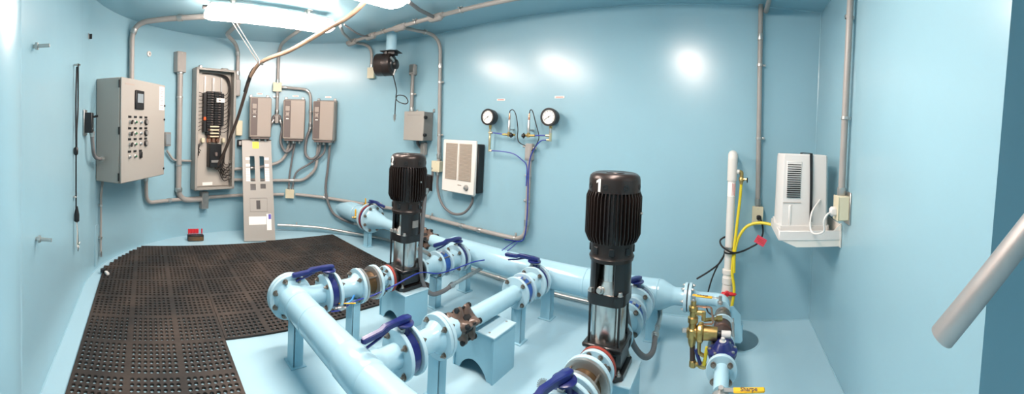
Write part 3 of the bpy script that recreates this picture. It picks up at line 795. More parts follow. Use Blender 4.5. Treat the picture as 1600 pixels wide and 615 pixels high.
# ------------------------------------------------------------------ gauges and sensors on the back wall
def gauge(x, z, label, ang):
    t = thing('pressure_gauge', label, 'pressure gauge', (x, YB - .10, z), 0)
    emit('case', MB().lathe((0, .045, 0), (0, -1, 0), [(0, .05), (.004, .074), (.03, .078), (.06, .080), (.075, .082), (.082, .080), (.082, .064), (.074, .063)], 36), 'blk', t)
    dl = emit('dial', MB().lathe((0, -.027, 0), (0, -1, 0), [(0, .064), (.003, .064)], 36), 'paper', t)
    tm = MB()
    for k in range(28):
        a = math.radians(-45 + 270 * k / 27); R = Matrix.Rotation(-a, 3, 'Y')
        r0 = .046 if k % 3 == 0 else .051
        cx, cz = math.cos(a), math.sin(a)
        tm.box((cx * (r0 + .057) / 2, -.0305, cz * (r0 + .057) / 2), (.057 - r0, .001, .0022 if k % 3 else .0032), R)
    emit('tick_marks', tm, 'ink', dl)
    a = math.radians(ang); R = Matrix.Rotation(-a, 3, 'Y')
    emit('needle', MB().box((math.cos(a) * .015, -.032, math.sin(a) * .015), (.075, .0015, .003), R).lathe((0, -.031, 0), (0, -1, 0), [(0, .006), (.004, .005)], 10), 'blk', dl)
    emit('stem', MB().lathe((0, .02, -.07), (0, 0, -1), [(0, .014), (.03, .014), (.03, .011), (.05, .011)], 10), 'brass', t)
    return t
gauge(-2.23, 1.585, 'left round pressure gauge with black rim and white dial on the back wall', 215)
gauge(-1.555, 1.59, 'right round pressure gauge with black rim and white dial on the back wall', 212)
def brassline(name, label, cat, p, build):
    t = thing(name, label, cat, p, 0); build(t, Vector(p)); return t
YG = YB - .08
def gl(t, p):
    emit('tee', MB().cyl((-2.23, YG, 1.47), (-2.23, YG, 1.40), .011, 10).cyl((-2.245, YG, 1.432), (-2.20, YG, 1.432), .011, 10), 'palebrass', t, world=True)
    emit('filter_tube', MB().lathe((-2.23, YG, 1.40), (0, 0, -1), [(0, .010), (.01, .0125), (.09, .0125), (.10, .010)], 12), 'palebrass', t, world=True)
    emit('elbow', MB().cyl((-2.23, YG, 1.30), (-2.23, YG, 1.245), .012, 10).cyl((-2.23, YG, 1.255), (-2.20, YG, 1.255), .010, 8), 'palebrass', t, world=True)
brassline('gauge_fitting', 'brass and yellow fitting column under the left gauge', 'pipe fitting', (-2.23, YG, 1.25), gl)
def gr(t, p):
    emit('nipple', MB().cyl((-1.555, YG, 1.49), (-1.555, YG, 1.45), .012, 10), 'galv', t, world=True)
    emit('tee', MB().cyl((-1.555, YG, 1.45), (-1.555, YG, 1.375), .013, 10).cyl((-1.60, YG, 1.425), (-1.555, YG, 1.425), .012, 10).cyl((-1.59, YG, 1.385), (-1.555, YG, 1.385), .010, 10), 'palebrass', t, world=True)
brassline('gauge_fitting', 'brass tee fitting under the right gauge', 'pipe fitting', (-1.555, YG, 1.375), gr)
def sensor(x, label, mir):
    t = thing('pressure_sensor', label, 'pressure sensor', (x, YG, 1.42), 0)
    emit('body', MB().lathe((0, 0, .02), (0, 0, 1), [(0, .009), (.02, .009), (.02, .012), (.10, .012), (.105, .009), (.125, .009)], 14), 'galv', t)
    emit('cap', MB().lathe((0, 0, .145), (0, 0, 1), [(0, .010), (.05, .008), (.06, .005)], 12), 'copper', t)
    emit('tee', MB().cyl((-.07, 0, .0), (.07, 0, .0), .011, 10).cyl((0, 0, -.018), (0, 0, .025), .015, 10), 'brass', t)
    emit('bleed_knob', MB().cyl((mir * .03, -.02, -.005), (mir * .055, -.02, -.005), .017, 12).cyl((mir * .04, -.02, -.03), (mir * .04, -.02, .02), .007, 8), 'blk', t)
    emit('wall_clip', MB().box((0, .04, .05), (.02, .08, .015)), 'galv', t)
    return t
sensor(-2.005, 'left slim pressure sensor with copper cap between the gauges', 1)
sensor(-1.785, 'right slim pressure sensor with copper cap between the gauges', -1)
def tubething(label, pts, r=.0055, m='btube', cat='tube', name='air_tube', seg=7):
    path = spline(pts, seg); t = thing(name, label, cat, path[0])
    emit('tube', MB().tube(path, r, 8), m, t, world=True); return t
tubething('short blue tube from the left gauge fitting to the left sensor', [(-2.20, YG, 1.432), (-2.13, YG, 1.428), (-2.07, YG, 1.42)])
tubething('blue tube curving from below the left gauge to the grey wall fitting', [(-2.20, YG, 1.255), (-2.08, YG, 1.255), (-1.95, YG + .01, 1.24), (-1.86, YG + .02, 1.19), (-1.80, YG + .02, 1.13), (-1.785, YG, .95)])
tubething('short blue tube from the right sensor to the right gauge fitting', [(-1.72, YG, 1.42), (-1.66, YG, 1.425), (-1.60, YG, 1.425)])
tubething('blue tube curving from the right gauge fitting down the grey conduit', [(-1.59, YG, 1.385), (-1.65, YG, 1.375), (-1.71, YG, 1.31), (-1.755, YG, 1.21), (-1.765, YG, 1.05), (-1.76, YG, .7), (-1.775, YG, .5), (-1.82, YG, .43), (-1.86, 2.75, .48)])
tubething('thin dark cable looping from the left sensor to the grey wall fitting', [(-2.005, YG, 1.62), (-2.00, YG, 1.65), (-1.965, YG, 1.655), (-1.93, YG, 1.60), (-1.905, YG, 1.48), (-1.905, YG, 1.40), (-1.88, YG, 1.35), (-1.82, YG + .02, 1.32)], .0045, 'cord', name='sensor_cable', cat='cable')
tubething('thin dark cable looping from the right sensor to the grey wall fitting', [(-1.785, YG, 1.62), (-1.775, YG, 1.655), (-1.75, YG, 1.64), (-1.71, YG, 1.53), (-1.675, YG, 1.43), (-1.68, YG, 1.37), (-1.72, YG, 1.30), (-1.755, YG + .02, 1.28)], .0045, 'cord', name='sensor_cable', cat='cable')
t = wallbox('junction_fitting', 'grey conduit fitting between and below the two gauges', 'conduit fitting', -1.79, 1.265, .075, .16, .065, 'conduit', bev=.01)
emit('cover', MB().box((0, -.068, 0), (.055, .004, .12), bev=.002), 'conduit', t)
emit('gland', MB().cyl((.04, -.035, .04), (.075, -.035, .04), .013, 10), 'galv', t); emit('gland', MB().cyl((-.04, -.035, .05), (-.07, -.035, .05), .011, 10), 'galv', t)
for x, z, wd in ((-2.17, 1.765, 'left'), (-1.52, 1.78, 'right')):
    t = thing('wall_label', 'tiny white label on the wall above the %s pressure gauge' % wd, 'label', (x, YB - .002, z))
    emit('strip', MB().box((0, 0, 0), (.10, .003, .022)), 'paper', t); emit('print_line', MB().box((0, -.002, 0), (.075, .001, .006)), 'redink', t)

# ------------------------------------------------------------------ right corner: white appliance on a shelf
SH = thing('corner_shelf', 'white plastic shelf on the right wall carrying the white appliance', 'shelf', (XR - .003, 2.45, .84))
b = MB()
b.box((-.19, 0, .015), (.38, .42, .022), bev=.006)
emit('tray', b, 'white', SH)
b = MB().box((-.19, -.208, .035), (.40, .012, .06), bev=.004).box((-.19, .208, .035), (.40, .012, .06), bev=.004).box((-.388, 0, .035), (.012, .42, .06), bev=.004)
emit('rim', b, 'white', SH)
tri = [(0, -.05), (-.30, -.05), (-.38, .0), (-.38, .03), (0, .20)]
for sy in (-1, 1):
    R = Matrix(((1, 0, 0), (0, 0, -1), (0, 1, 0)))
    emit('bracket', MB().prism([(0, -.035), (-.28, -.035), (-.385, .01), (-.10, .01), (0, .11)], .008, (0, sy * .205 + .004, 0), R), 'whitem', SH)
emit('back_plate', MB().box((-.004, 0, .03), (.008, .44, .14)), 'whitem', SH)
AC = thing('dehumidifier', 'white upright appliance with side louvres standing on the corner shelf', 'appliance', (.49, 2.46, .866), 0)
bot = [(-.15, -.15), (.135, -.15), (.15, -.13), (.15, .16), (-.16, .16), (-.175, -.06)]
top = [(x * .95 - .005, y * .95) for x, y in bot]
b = MB(); n = len(bot); hh = .505
lv = [(0, bot, 1), (.02, bot, 1), (hh - .025, top, 1), (hh - .006, top, .985), (hh, top, .95)]
b.v = [Vector((x * k, y * k, z)) for z, pl, k in lv for x, y in pl]
for i in range(len(lv) - 1): b.f += [(i * n + k, i * n + (k + 1) % n, (i + 1) * n + (k + 1) % n, (i + 1) * n + k) for k in range(n)]
b.f += [tuple(reversed(range(n))), tuple(range((len(lv) - 1) * n, len(lv) * n))]
emit('case', b, 'white', AC, angle=25)
emit('base_skirt', MB().prism([(x * 1.06, y * 1.05) for x, y in bot], .055, (0, 0, .0)), 'white', AC)
gp = MB()
for k in range(16): gp.box((-.083, -.150 + .0004 * k, .235 + k * .0135), (.085, .006, .0065))
emit('louvre_slot', gp, 'dark', AC)
gw = MB()
for k in range(5): gw.box((-.083, -.1465, .385 + k * .0135 + .0), (.083, .006, .003))
emit('slot_ledge', MB().box((-.083, -.144, .34), (.095, .006, .24), bev=.002), 'white', AC)
emit('bucket_grip', MB().box((-.10, -.147, .12), (.02, .012, .13), bev=.006), 'white', AC)
emit('bucket_seam', MB().box((-.09, -.1505, .20), (.115, .002, .003)), 'vfd', AC)
emit('logo', MB().box((-.165, -.02, .44), (.004, .03, .008)), 'vfd', AC)
t = thing('strap', 'black rubber strap over the white appliance with a hook end', 'strap', (.515, 2.31, .93))
sp = [(.505, 2.62, 1.36), (.505, 2.60, 1.377), (.505, 2.45, 1.378), (.51, 2.325, 1.377), (.512, 2.312, 1.355), (.518, 2.300, 1.15), (.52, 2.293, .95)]
b = MB()
rowsL = []
for p in spline(sp, 4): rowsL.append([p + Vector((-.009, 0, 0)), p + Vector((.009, 0, 0))])
nb = MB()
P_ = spline(sp, 4)
for i, p in enumerate(P_):
    d_ = (P_[min(i + 1, len(P_) - 1)] - P_[max(0, i - 1)]).normalized(); nn = d_.cross(Vector((1, 0, 0))).normalized() * .003
    nb.v += [p + Vector((-.0085, 0, 0)) - nn, p + Vector((.0085, 0, 0)) - nn, p + Vector((.0085, 0, 0)) + nn, p + Vector((-.0085, 0, 0)) + nn]
for i in range(len(P_) - 1):
    for k in range(4): nb.f.append((i * 4 + k, i * 4 + (k + 1) % 4, i * 4 + 4 + (k + 1) % 4, i * 4 + 4 + k))
nb.f += [(0, 1, 2, 3), tuple(range(len(nb.v) - 4, len(nb.v)))]
emit('band', nb, 'blk', t, world=True)
emit('hook', MB().tube(spline([(.52, 2.292, .95), (.523, 2.285, .92), (.517, 2.283, .90), (.512, 2.29, .885)], 4), .004, 8), 'galv', t, world=True)
emit('back_clip', MB().box((.655, 2.55, 1.22), (.05, .03, .05), bev=.005), 'blk', AC, world=True)
emit('back_handle', MB().box((.655, 2.52, 1.15), (.03, .05, .16), bev=.008), 'white', AC, world=True)
OB = thing('outlet_box', 'ivory outlet box on the right wall beside the white appliance', 'outlet', (XR - .002, 2.125, 1.065))
emit('back_plate', MB().box((-.004, 0, .0), (.008, .12, .19), bev=.002), 'galv', OB)
bx = emit('box', MB().box((-.04, 0, 0), (.065, .10, .14), bev=.004), 'ivory', OB)
emit('cover', MB().box((-.075, 0, 0), (.004, .104, .144), bev=.001), 'ivory', OB)
cdp = [(.60, 2.11, 1.04), (.575, 2.10, 1.03), (.555, 2.10, .99), (.56, 2.11, .93), (.52, 2.16, .905), (.50, 2.20, .93), (.515, 2.24, 1.02), (.60, 2.34, 1.10), (.645, 2.44, 1.14)]
t = thing('power_cord', 'white power cord with a plug in the right wall outlet', 'cord', cdp[0])
emit('cord', MB().tube(spline(cdp, 6), .006, 8), 'white', t, world=True)
emit('plug', MB().box((.615, 2.115, 1.045), (.05, .04, .055), bev=.012), 'white', t, world=True)

# ------------------------------------------------------------------ PVC riser, hose, cords by the pit
PV = thing('drain_riser', 'white plastic riser pipe with a red valve handle at the floor pit', 'pipe', (.02, 2.86, 0))
X0, Y1 = .022, 2.87
pth = fillet([(X0, YB + .0, 1.335), (X0, Y1, 1.335), (X0, Y1, .36)], .05, 8)
emit('pipe', MB().tube(pth, .031, 18), 'pvc', PV, world=True)
emit('elbow', MB().tube(fillet([(X0, Y1 + .07, 1.335), (X0, Y1, 1.335), (X0, Y1, 1.25)], .05, 8), .038, 18), 'pvc', PV, world=True)
emit('tee', MB().cyl((X0, Y1, 1.25), (X0, Y1, 1.14), .038, 18).cyl((X0, Y1, 1.21), (X0 + .055, Y1, 1.21), .018, 12), 'pvc', PV, world=True)
emit('coupling', MB().lathe((X0, Y1, .35), (0, 0, 1), [(0, .036), (.005, .042), (.05, .042), (.055, .038), (.075, .036), (.08, .044), (.11, .044), (.115, .032)], 20), 'pvc', PV, world=True)
emit('valve_body', MB().lathe((X0, Y1, .17), (0, 0, 1), [(0, .036), (.03, .044), (.12, .044), (.18, .038)], 20), 'pvc', PV, world=True)
emit('valve_handle', MB().box((X0 + .012, Y1 - .055, .292), (.12, .03, .028), bev=.012).cyl((X0, Y1 - .07, .295), (X0, Y1, .295), .018, 12), 'red', PV, world=True)
emit('lower_pipe', MB().tube(fillet([(X0, Y1, .19), (X0, Y1, .02), (X0 + .02, Y1 - .03, -.155)], .04), .031, 14), 'pvc', PV, world=True)
ls = emit('warning_label', MB().lathe((X0, Y1, 1.02), (0, 0, 1), [(0, .0316), (.11, .0316)], 24, cap=False), 'paper', PV, world=True)
stp = MB()
for k in range(5): stp.box((X0 - .012 + k * .009, Y1 - .0305 + abs(k - 2) * .002, 1.075), (.0028, .003, .095 - .012 * (k % 2)))
emit('print_line', stp, 'redink', ls, world=True)
emit('pipe_strap', MB().lathe((X0, Y1, .62), (0, 0, 1), [(0, .032), (0, .036), (.015, .036), (.015, .032)], 18, cap=False).box((X0, Y1 + .09, .627), (.02, .12, .012)), 'galv', PV, world=True)
sp_ = thing('hose_tap', 'small brass tap on the side of the white riser', 'tap', (.085, Y1, 1.20))
emit('body', MB().tube(fillet([(X0 + .045, Y1, 1.21), (.095, Y1, 1.21), (.095, Y1, 1.12)], .03), .015, 12), 'brass', sp_, world=True)
emit('valve', MB().lathe((.095, Y1, 1.17), (0, 0, -1), [(0, .016), (.005, .02), (.03, .02), (.035, .014), (.055, .014)], 10).cyl((.095, Y1, 1.155), (.135, Y1 - .01, 1.155), .009, 8), 'brass', sp_, world=True)
emit('tap_handle', MB().box((.14, Y1 - .012, 1.15), (.008, .02, .04), bev=.003), 'blk', sp_, world=True)
tubething('yellow hose hanging from the brass tap down to the pit', [(.095, Y1, 1.12), (.09, Y1, 1.0), (.075, Y1 - .01, .80), (.06, Y1 - .03, .60), (.055, Y1 - .045, .45), (.075, Y1 - .05, .32), (.06, Y1 - .05, .16), (.06, Y1 - .09, -.02), (.07, Y1 - .12, -.14)], .0115, 'hose', 'hose', 'yellow_hose')
tubething('yellow hose arching from the white appliance shelf to the riser', [(.42, 2.70, .815), (.34, 2.80, .825), (.24, 2.86, .825), (.15, Y1, .79), (.09, Y1 - .01, .70), (.066, Y1 - .035, .58), (.068, Y1 - .045, .45)], .0115, 'hose', 'hose', 'yellow_hose')
cdp = [(.25, YB - .10, .85), (.275, YB - .13, .80), (.28, YB - .13, .73), (.25, YB - .13, .665), (.19, YB - .13, .625), (.12, YB - .16, .60), (.05, YB - .22, .605), (-.03, YB - .19, .64), (-.045, YB - .15, .68), (.02, YB - .12, .70), (.0, YB - .12, .60), (-.04, YB - .12, .50), (-.12, YB - .10, .42), (-.22, YB - .10, .35)]
t = tubething('black power cord from the plugged outlet looping round the white riser', cdp, .007, 'cord', 'cord', 'power_cord')
tubething('second black cord dropping behind the elbow down to the floor pit', [(.06, YB - .12, .61), (.0, YB - .10, .56), (-.05, YB - .09, .48), (-.10, YB - .10, .36), (-.135, YB - .12, .20), (-.12, YB - .14, .12), (-.06, YB - .18, .10), (.0, YB - .22, .04), (.03, YB - .24, -.14)], .006, 'cord', 'cord', 'power_cord')
emit('tie_wrap', MB().lathe((X0 + .01, Y1 - .012, .59), (0, 0, 1), [(0, .045), (0, .049), (.012, .049), (.012, .045)], 16, cap=False), 'blk', t, world=True)
tg = thing('warning_tag', 'red printed tag on the black cord below the outlet', 'tag', (.265, YB - .14, .68))
emit('tag', MB().box((0, 0, 0), (.085, .003, .062), (0, .5, 0), bev=.001), 'pink', tg)
pl = MB()
for k in range(3): pl.box((.004 * k - .003, -.0022, .014 - k * .014), (.06, .001, .004), (0, .5, 0))
emit('print_line', pl, 'redink', tg)

# ------------------------------------------------------------------ aluminium ladder pole, alcove
a0 = Vector((.44, .668, 1.015)); dd = Vector((.130, -.105, .217)).normalized()
t = thing('grab_pole', 'thick aluminium pole slanting down from the right edge, cut off square', 'pole', a0)
tend = (H - a0.z) / dd.z
b = MB(); r = .0285
b.lathe(a0, dd, [(.002, r - .006), (0, r - .004), (0, r - .001), (.002, r), (tend, r)], 32, cap=False)
b.lathe(a0, dd, [(.004, r - .005), (.30, r - .005)], 24, cap=False)
emit('tube', b, 'alu', t, world=True)
emit('end_cap', MB().lathe(a0 + dd * .004, dd, [(0, r - .004), (.004, r - .004)], 24), 'alu', t, world=True)
emit('ceiling_flange', MB().lathe((a0 + dd * tend) * 1 - Vector((0, 0, .012)), (0, 0, 1), [(0, .06), (.012, .06)], 24), 'alu', t, world=True)

# ------------------------------------------------------------------ left wall: cord, studs
def lwall(x, z, off=0): return Vector((x, YL + off, z))
sx = lambda s: XA + (S_LEFT - s)
t = thing('hanging_cord', 'long black cord hanging folded from a hook on the left wall with bare wire ends', 'cord', lwall(sx(-9.06), 1.83, .02))
xa = sx(-9.06)
emit('cord', MB().tube(spline([lwall(xa - .01, 1.80, .03), lwall(xa, 1.84, .035), lwall(xa + .012, 1.80, .035), lwall(xa - .045, 1.62, .025), lwall(xa - .04, 1.5, .025), lwall(xa + .005, 1.34, .025), lwall(xa, 1.20, .025)], 6), .006, 8), 'cord', t, world=True)
emit('cord', MB().tube(spline([lwall(xa + .01, 1.82, .025), lwall(xa + .012, 1.60, .02), lwall(xa + .01, 1.40, .02), lwall(xa + .0, 1.20, .02), lwall(xa - .005, .95, .02), lwall(xa - .012, .75, .02)], 6), .006, 8), 'cord', t, world=True)
emit('cord_clip', MB().box(lwall(xa, 1.21, .02), (.035, .03, .06), bev=.008), 'blk', t, world=True)
emit('connector', MB().lathe(lwall(xa - .012, .80, .025), (0, 0, -1), [(0, .008), (.03, .014), (.06, .02), (.11, .02), (.12, .008)], 12), 'blk', t, world=True)
for k, m_ in enumerate(('cord', 'cord', 'white', 'green', 'white')):
    dx = -.02 + .012 * k
    emit('bare_wire', MB().tube(spline([lwall(xa - .012 + (dx * .3), .69, .025), lwall(xa - .02 + dx * .6, .60, .03), lwall(xa - .03 + dx, .52 - .02 * (k % 3), .03), lwall(xa - .05 - dx * 1.5, .46 + .012 * k, .035)], 5), .0035, 6), m_, t, world=True)
emit('hook', MB().tube([lwall(xa, 1.835, 0), lwall(xa, 1.835, .05)], .007, 8).box(lwall(xa, 1.835, .03), (.05, .008, .012)), 'galv', t, world=True)
emit('wall_clip', MB().box(lwall(xa - .008, .87, .012), (.05, .024, .012), bev=.003), 'galv', t, world=True)
for s_, z_, lb_ in ((-10.04, 1.77, 'upper small steel stud sticking out of the left wall'), (-10.0, .84, 'lower small steel stud sticking out of the left wall')):
    p = lwall(sx(s_), z_)
    t = thing('wall_stud', lb_, 'bolt', p, 0)
    emit('threaded_rod', MB().cyl((0, 0, 0), (0, .08, 0), .009, 10), 'galv', t)
    emit('nut', MB().lathe((0, .012, 0), (0, 1, 0), [(0, .018), (.012, .018)], 6), 'galv', t)
p, rz = wall_pt(-8.46, .002, 2.18)
t = thing('wall_clip', 'small black clip high on the wall above the control cabinet left corner', 'clip', p, rz)
emit('plate', MB().box((0, -.003, 0), (.03, .006, .05), bev=.002), 'galv', t)
emit('tab', MB().box((.01, -.015, 0), (.008, .03, .045), bev=.002), 'blk', t)
# small things on the floor
t = thing('screwdriver_rack', 'small black rack of red handled drivers on the floor by the end wall', 'tool rack', (-4.47, .62, 0), PI / 2)
emit('rack', MB().box((0, .02, .035), (.20, .07, .07), bev=.006), 'blk', t); emit('rack_front', MB().box((0, -.022, .03), (.19, .012, .05), (-.3, 0, 0), bev=.004), 'bronze', t)
for k in range(8):
    x = -.085 + k * .019 + (.03 if k == 7 else 0)
    emit('driver_handle', MB().lathe((x, .02, .085), (0, 0, 1), [(0, .004), (.0, .009), (.05, .010), (.058, .006)], 8).cyl((x, .02, .06), (x, .02, .09), .003, 6), 'red', t)
t = thing('offcut_block', 'small white block on the mat corner at the thin conduit foot', 'block', (-3.39, -.35, .014), .5)
emit('block', MB().box((0, 0, .012), (.06, .03, .024), bev=.004), 'white', t)
emit('tape_roll', MB().lathe((-.06, -.015, 0), (0, 0, 1), [(0, .025), (.03, .025), (.03, .012)], 14), 'blk', t)
t = thing('wall_plate', 'narrow pale blue plate on the left wall behind the thin conduit foot', 'plate', wall_pt(-8.20, .004, .24)[0], wall_pt(-8.2, 0, 0)[1])
emit('plate', MB().box((0, .0, 0), (.09, .008, .40), bev=.003), 'wall', t)

# ------------------------------------------------------------------ rubber mats (3 x 3 cells, 7 x 8 holes a cell)
MX, MY, TH = .96, .93, .013
def mat_mesh(x0, y0, clip):
    vs = []; fs = []
    cx_, cy_ = MX / 3, MY / 3; bd = .012
    ux, uy = (cx_ - 2 * bd) / 7, (cy_ - 2 * bd) / 8
    for ci in range(3):
        for cj in range(3):
            for i in range(7):
                for j in range(8):
                    xa_ = ci * cx_ + bd + i * ux; ya_ = cj * cy_ + bd + j * uy
                    xc, yc = xa_ + ux / 2, ya_ + uy / 2
                    if clip:
                        gx, gy = x0 + xc, y0 + yc
                        if gx < XA and math.hypot(gx - XA, gy - YC) > 1.715: continue
                    xl = xa_ - (bd if i == 0 else 0); xr = xa_ + ux + (bd if i == 6 else 0)
                    yl = ya_ - (bd if j == 0 else 0); yr = ya_ + uy + (bd if j == 7 else 0)
                    o = len(vs)
                    rect = [(xr, yc), (xr, yr), (xc, yr), (xl, yr), (xl, yc), (xl, yl), (xc, yl), (xr, yl)]
                    zt = TH
                    vs += [(x, y, zt) for x, y in rect]
                    for z_, k_ in ((zt, .36), (zt - .003, .33), (0.0, .33)):
                        vs += [(xc + ux * k_ * math.cos(a * PI / 4), yc + uy * k_ * math.sin(a * PI / 4), z_) for a in range(8)]
                    vs += [(xl, yl, 0), (xr, yl, 0), (xr, yr, 0), (xl, yr, 0)]
                    for a in range(8):
                        b = (a + 1) % 8
                        fs.append((o + a, o + b, o + 8 + b, o + 8 + a))
                        fs.append((o + 8 + a, o + 8 + b, o + 16 + b, o + 16 + a))
                        fs.append((o + 16 + a, o + 16 + b, o + 24 + b, o + 24 + a))
                    c = o + 32
                    fs += [(o + 5, o + 6, o + 7, c + 1, c), (o + 7, o + 0, o + 1, c + 2, c + 1), (o + 1, o + 2, o + 3, c + 3, c + 2), (o + 3, o + 4, o + 5, c, c + 3)]
    # moulded ribs: low dashes round every hole row
    me = bpy.data.meshes.new('floor_mat'); me.from_pydata(vs, [], fs); me.materials.append(MT['rubber']); me.update()
    return me
full = mat_mesh(0, 0, False)
def lay(x, y, label, clip=False):
    me = mat_mesh(x, y, True) if clip else full
    o = bpy.data.objects.new('floor_mat', me); COL.objects.link(o); o.location = (x, y, 0)
    o['label'] = label; o['category'] = 'mat'; o['group'] = 'perforated rubber floor mats'
lay(-2.33, -.40, 'perforated dark rubber mat nearest the viewer, at the bottom edge of the picture')
lay(-3.29, -.40, 'perforated dark rubber mat along the left wall, second from the viewer', True)
lay(-4.25, -.40, 'perforated dark rubber mat cut to the curve of the wall corner', True)
lay(-3.29, .533, 'perforated dark rubber mat behind the flanged end of the front header')
lay(-4.25, .533, 'perforated dark rubber mat in front of the small driver rack', True)
lay(-3.33, 1.466, 'perforated dark rubber mat reaching the pump marked 3')
lay(-4.293, 1.466, 'perforated dark rubber mat at the back, in front of the inlet pipe stand', True)

# ------------------------------------------------------------------ pipework helpers
def hexbolt(mb, p, ax, half, r=.011, steel=True):
    """through bolt centred on p along ax with a nut at each end"""
    ax = Vector(ax).normalized(); p = Vector(p)
    for sg in (-1, 1):
        mb.lathe(p + ax * sg * half, ax * sg, [(0, r), (r * .9, r), (r, r * .8)], 6)
        mb.lathe(p + ax * sg * (half + r), ax * sg, [(0, r * .55), (r * .9, r * .5)], 8)
        mb.lathe(p + ax * sg * (half - .003), ax * sg, [(0, r * 1.45), (.003, r * 1.45)], 12)
    mb.cyl(p - ax * half, p + ax * half, r * .5, 8)
def flange(parent, c, ax, r, t_, m='flange', bore=None, raised=.0):
    c = Vector(c); ax = Vector(ax).normalized()
    prof = [(-t_ / 2, r * .55), (-t_ / 2, r - .003), (-t_ / 2 + .003, r), (t_ / 2 - .003, r), (t_ / 2, r - .003), (t_ / 2, r * .55)]
    return emit('flange', MB().lathe(c, ax, prof, 40), m, parent, world=True)
def bolts(parent, c, ax, R, n, half, ph=0, r=.011, m='steel'):
    c = Vector(c); d, u, v = MB.frame(ax)
    for k in range(n):
        a = ph + 2 * PI * k / n
        b = MB(); hexbolt(b, c + (u * math.cos(a) + v * math.sin(a)) * R, ax, half, r)
        emit('bolt', b, m, parent, world=True)
ZP = .34
SLX = {'3': -2.105, '2': -1.338, '1': -.568}
YF, YBk = .90, 2.59
RF, RB = .090, .104

# front header
t = thing('front_header', 'wide pale blue front header pipe running down to the bottom of the picture', 'pipe', (-2.0, YF, 0))
b = MB().cyl((-2.13, YF, ZP), (-.05, YF, ZP), RF, 36)
emit('pipe', b, 'pipe', t, world=True)
for x in (-1.98, -1.80): emit('weld_bead', MB().lathe((x, YF, ZP), (1, 0, 0), [(-.006, RF), (-.002, RF + .0035), (.002, RF + .0035), (.006, RF)], 36, cap=False), 'pipe', t, world=True)
for k, x in SLX.items():
    bb = MB().lathe((x, YF, ZP), (0, 1, 0), [(.05, .085), (.088, .078), (.11, .064), (.14, .058), (.235, .058)], 28)
    emit('branch_pipe', bb, 'pipe', t, world=True)
    emit('saddle', MB().lathe((x, YF, ZP), (1, 0, 0), [(-.10, RF), (-.085, RF + .004), (.085, RF + .004), (.10, RF)], 36, cap=False), 'pipe', t, world=True)
flange(t, (-2.128, YF, ZP), (1, 0, 0), .142, .026)
emit('hub', MB().lathe((-2.128, YF, ZP), (1, 0, 0), [(.012, .115), (.03, .10), (.05, RF)], 32, cap=False), 'pipe', t, world=True)
bf = thing('blind_flange', 'round pale blue blind flange closing the left end of the front header', 'flange', (-2.16, YF, ZP))
emit('plate', MB().lathe((-2.176, YF, ZP), (1, 0, 0), [(0, .138), (.003, .142), (.026, .142), (.029, .139)], 40), 'flange', bf, world=True)
emit('gasket', MB().lathe((-2.146, YF, ZP), (1, 0, 0), [(0, .128), (.005, .128)], 32), 'blk', bf, world=True)
bolts(bf, (-2.145, YF, ZP), (1, 0, 0), .115, 8, .034, PI / 8, .013)
# back header with reducer and end flange
t = thing('back_header', 'long pale blue back header pipe along the wall with a reducer at its right end', 'pipe', (-1.3, YBk, 0))
b = MB().lathe((-2.44, YBk, ZP), (1, 0, 0), [(0, .058), (.02, .060), (.10, RB - .004), (.12, RB), (1.985, RB), (2.01, RB - .002), (2.08, .066), (2.10, .060), (2.17, .060)], 36)
emit('pipe', b, 'pipe', t, world=True)
for x in (-2.32, -1.0, -.46): emit('weld_bead', MB().lathe((x, YBk, ZP), (1, 0, 0), [(-.006, RB), (-.002, RB + .0035), (.002, RB + .0035), (.006, RB)], 36, cap=False), 'pipe', t, world=True)
for k, x in SLX.items():
    emit('branch_pipe', MB().lathe((x, YBk, ZP), (0, -1, 0), [(.06, .07), (.09, .062), (.165, .058)], 24), 'pipe', t, world=True)
fl = flange(t, (-.262, YBk, ZP), (1, 0, 0), .098, .022)
# inlet line from the end wall
t = thing('inlet_pipe', 'pale blue inlet pipe coming out of the curved wall with yellow handled taps', 'pipe', (-3.95, YBk, 0))
emit('pipe', MB().lathe((-4.42, YBk, ZP), (1, 0, 0), [(0, .118), (.38, .118), (.42, .112), (.44, .108), (.68, .108)], 36), 'pipe', t, world=True)
flange(t, (-3.752, YBk, ZP), (1, 0, 0), .168, .028)
emit('weld_bead', MB().lathe((-3.98, YBk, ZP), (1, 0, 0), [(-.006, .112), (0, .118), (.006, .112)], 32, cap=False), 'pipe', t, world=True)
def mini_valve(parent_name, label, p, up, hd, m='brass', hm='yellow'):
    tt = thing('ball_valve', label, 'valve', p); P0 = Vector(p); up = Vector(up).normalized(); hd = Vector(hd).normalized()
    emit('body', MB().lathe(P0, up, [(0, .009), (.015, .009), (.015, .014), (.025, .017), (.045, .017), (.055, .013), (.06, .013), (.06, .009), (.075, .009)], 10), m, tt, world=True)
    q = P0 + up * .035; d_, u_, v_ = MB.frame(hd)
    off = up.cross(hd).normalized() if up.cross(hd).length > .1 else u_
    off = off if off.z > 0 or abs(off.z) < .1 else -off
    emit('stem', MB().cyl(q, q + off * .028, .006, 8), m, tt, world=True)
    R = Matrix((hd, off.cross(hd) * 1, off)).transposed()
    emit('handle', MB().box(q + off * .028 + hd * .045, (.11, .018, .005), R, bev=.002), hm, tt, world=True)
    return tt
mini_valve('', 'small brass tap with an upright yellow handle on top of the inlet pipe', (-3.80, YBk - .03, ZP + .10), (0, 0, 1), (0, -.05, 1))
mini_valve('', 'small brass tap with an upright yellow handle on the side of the inlet pipe', (-3.82, YBk - .105, ZP - .01), (-.6, -.8, 0), (0, 0, 1))
t = thing('inlet_reducer', 'pale blue flanged reducer behind the pump by the mats joining the inlet pipe', 'pipe', (-3.3, YBk, 0))
flange(t, (-3.655, YBk, ZP), (1, 0, 0), .168, .028)
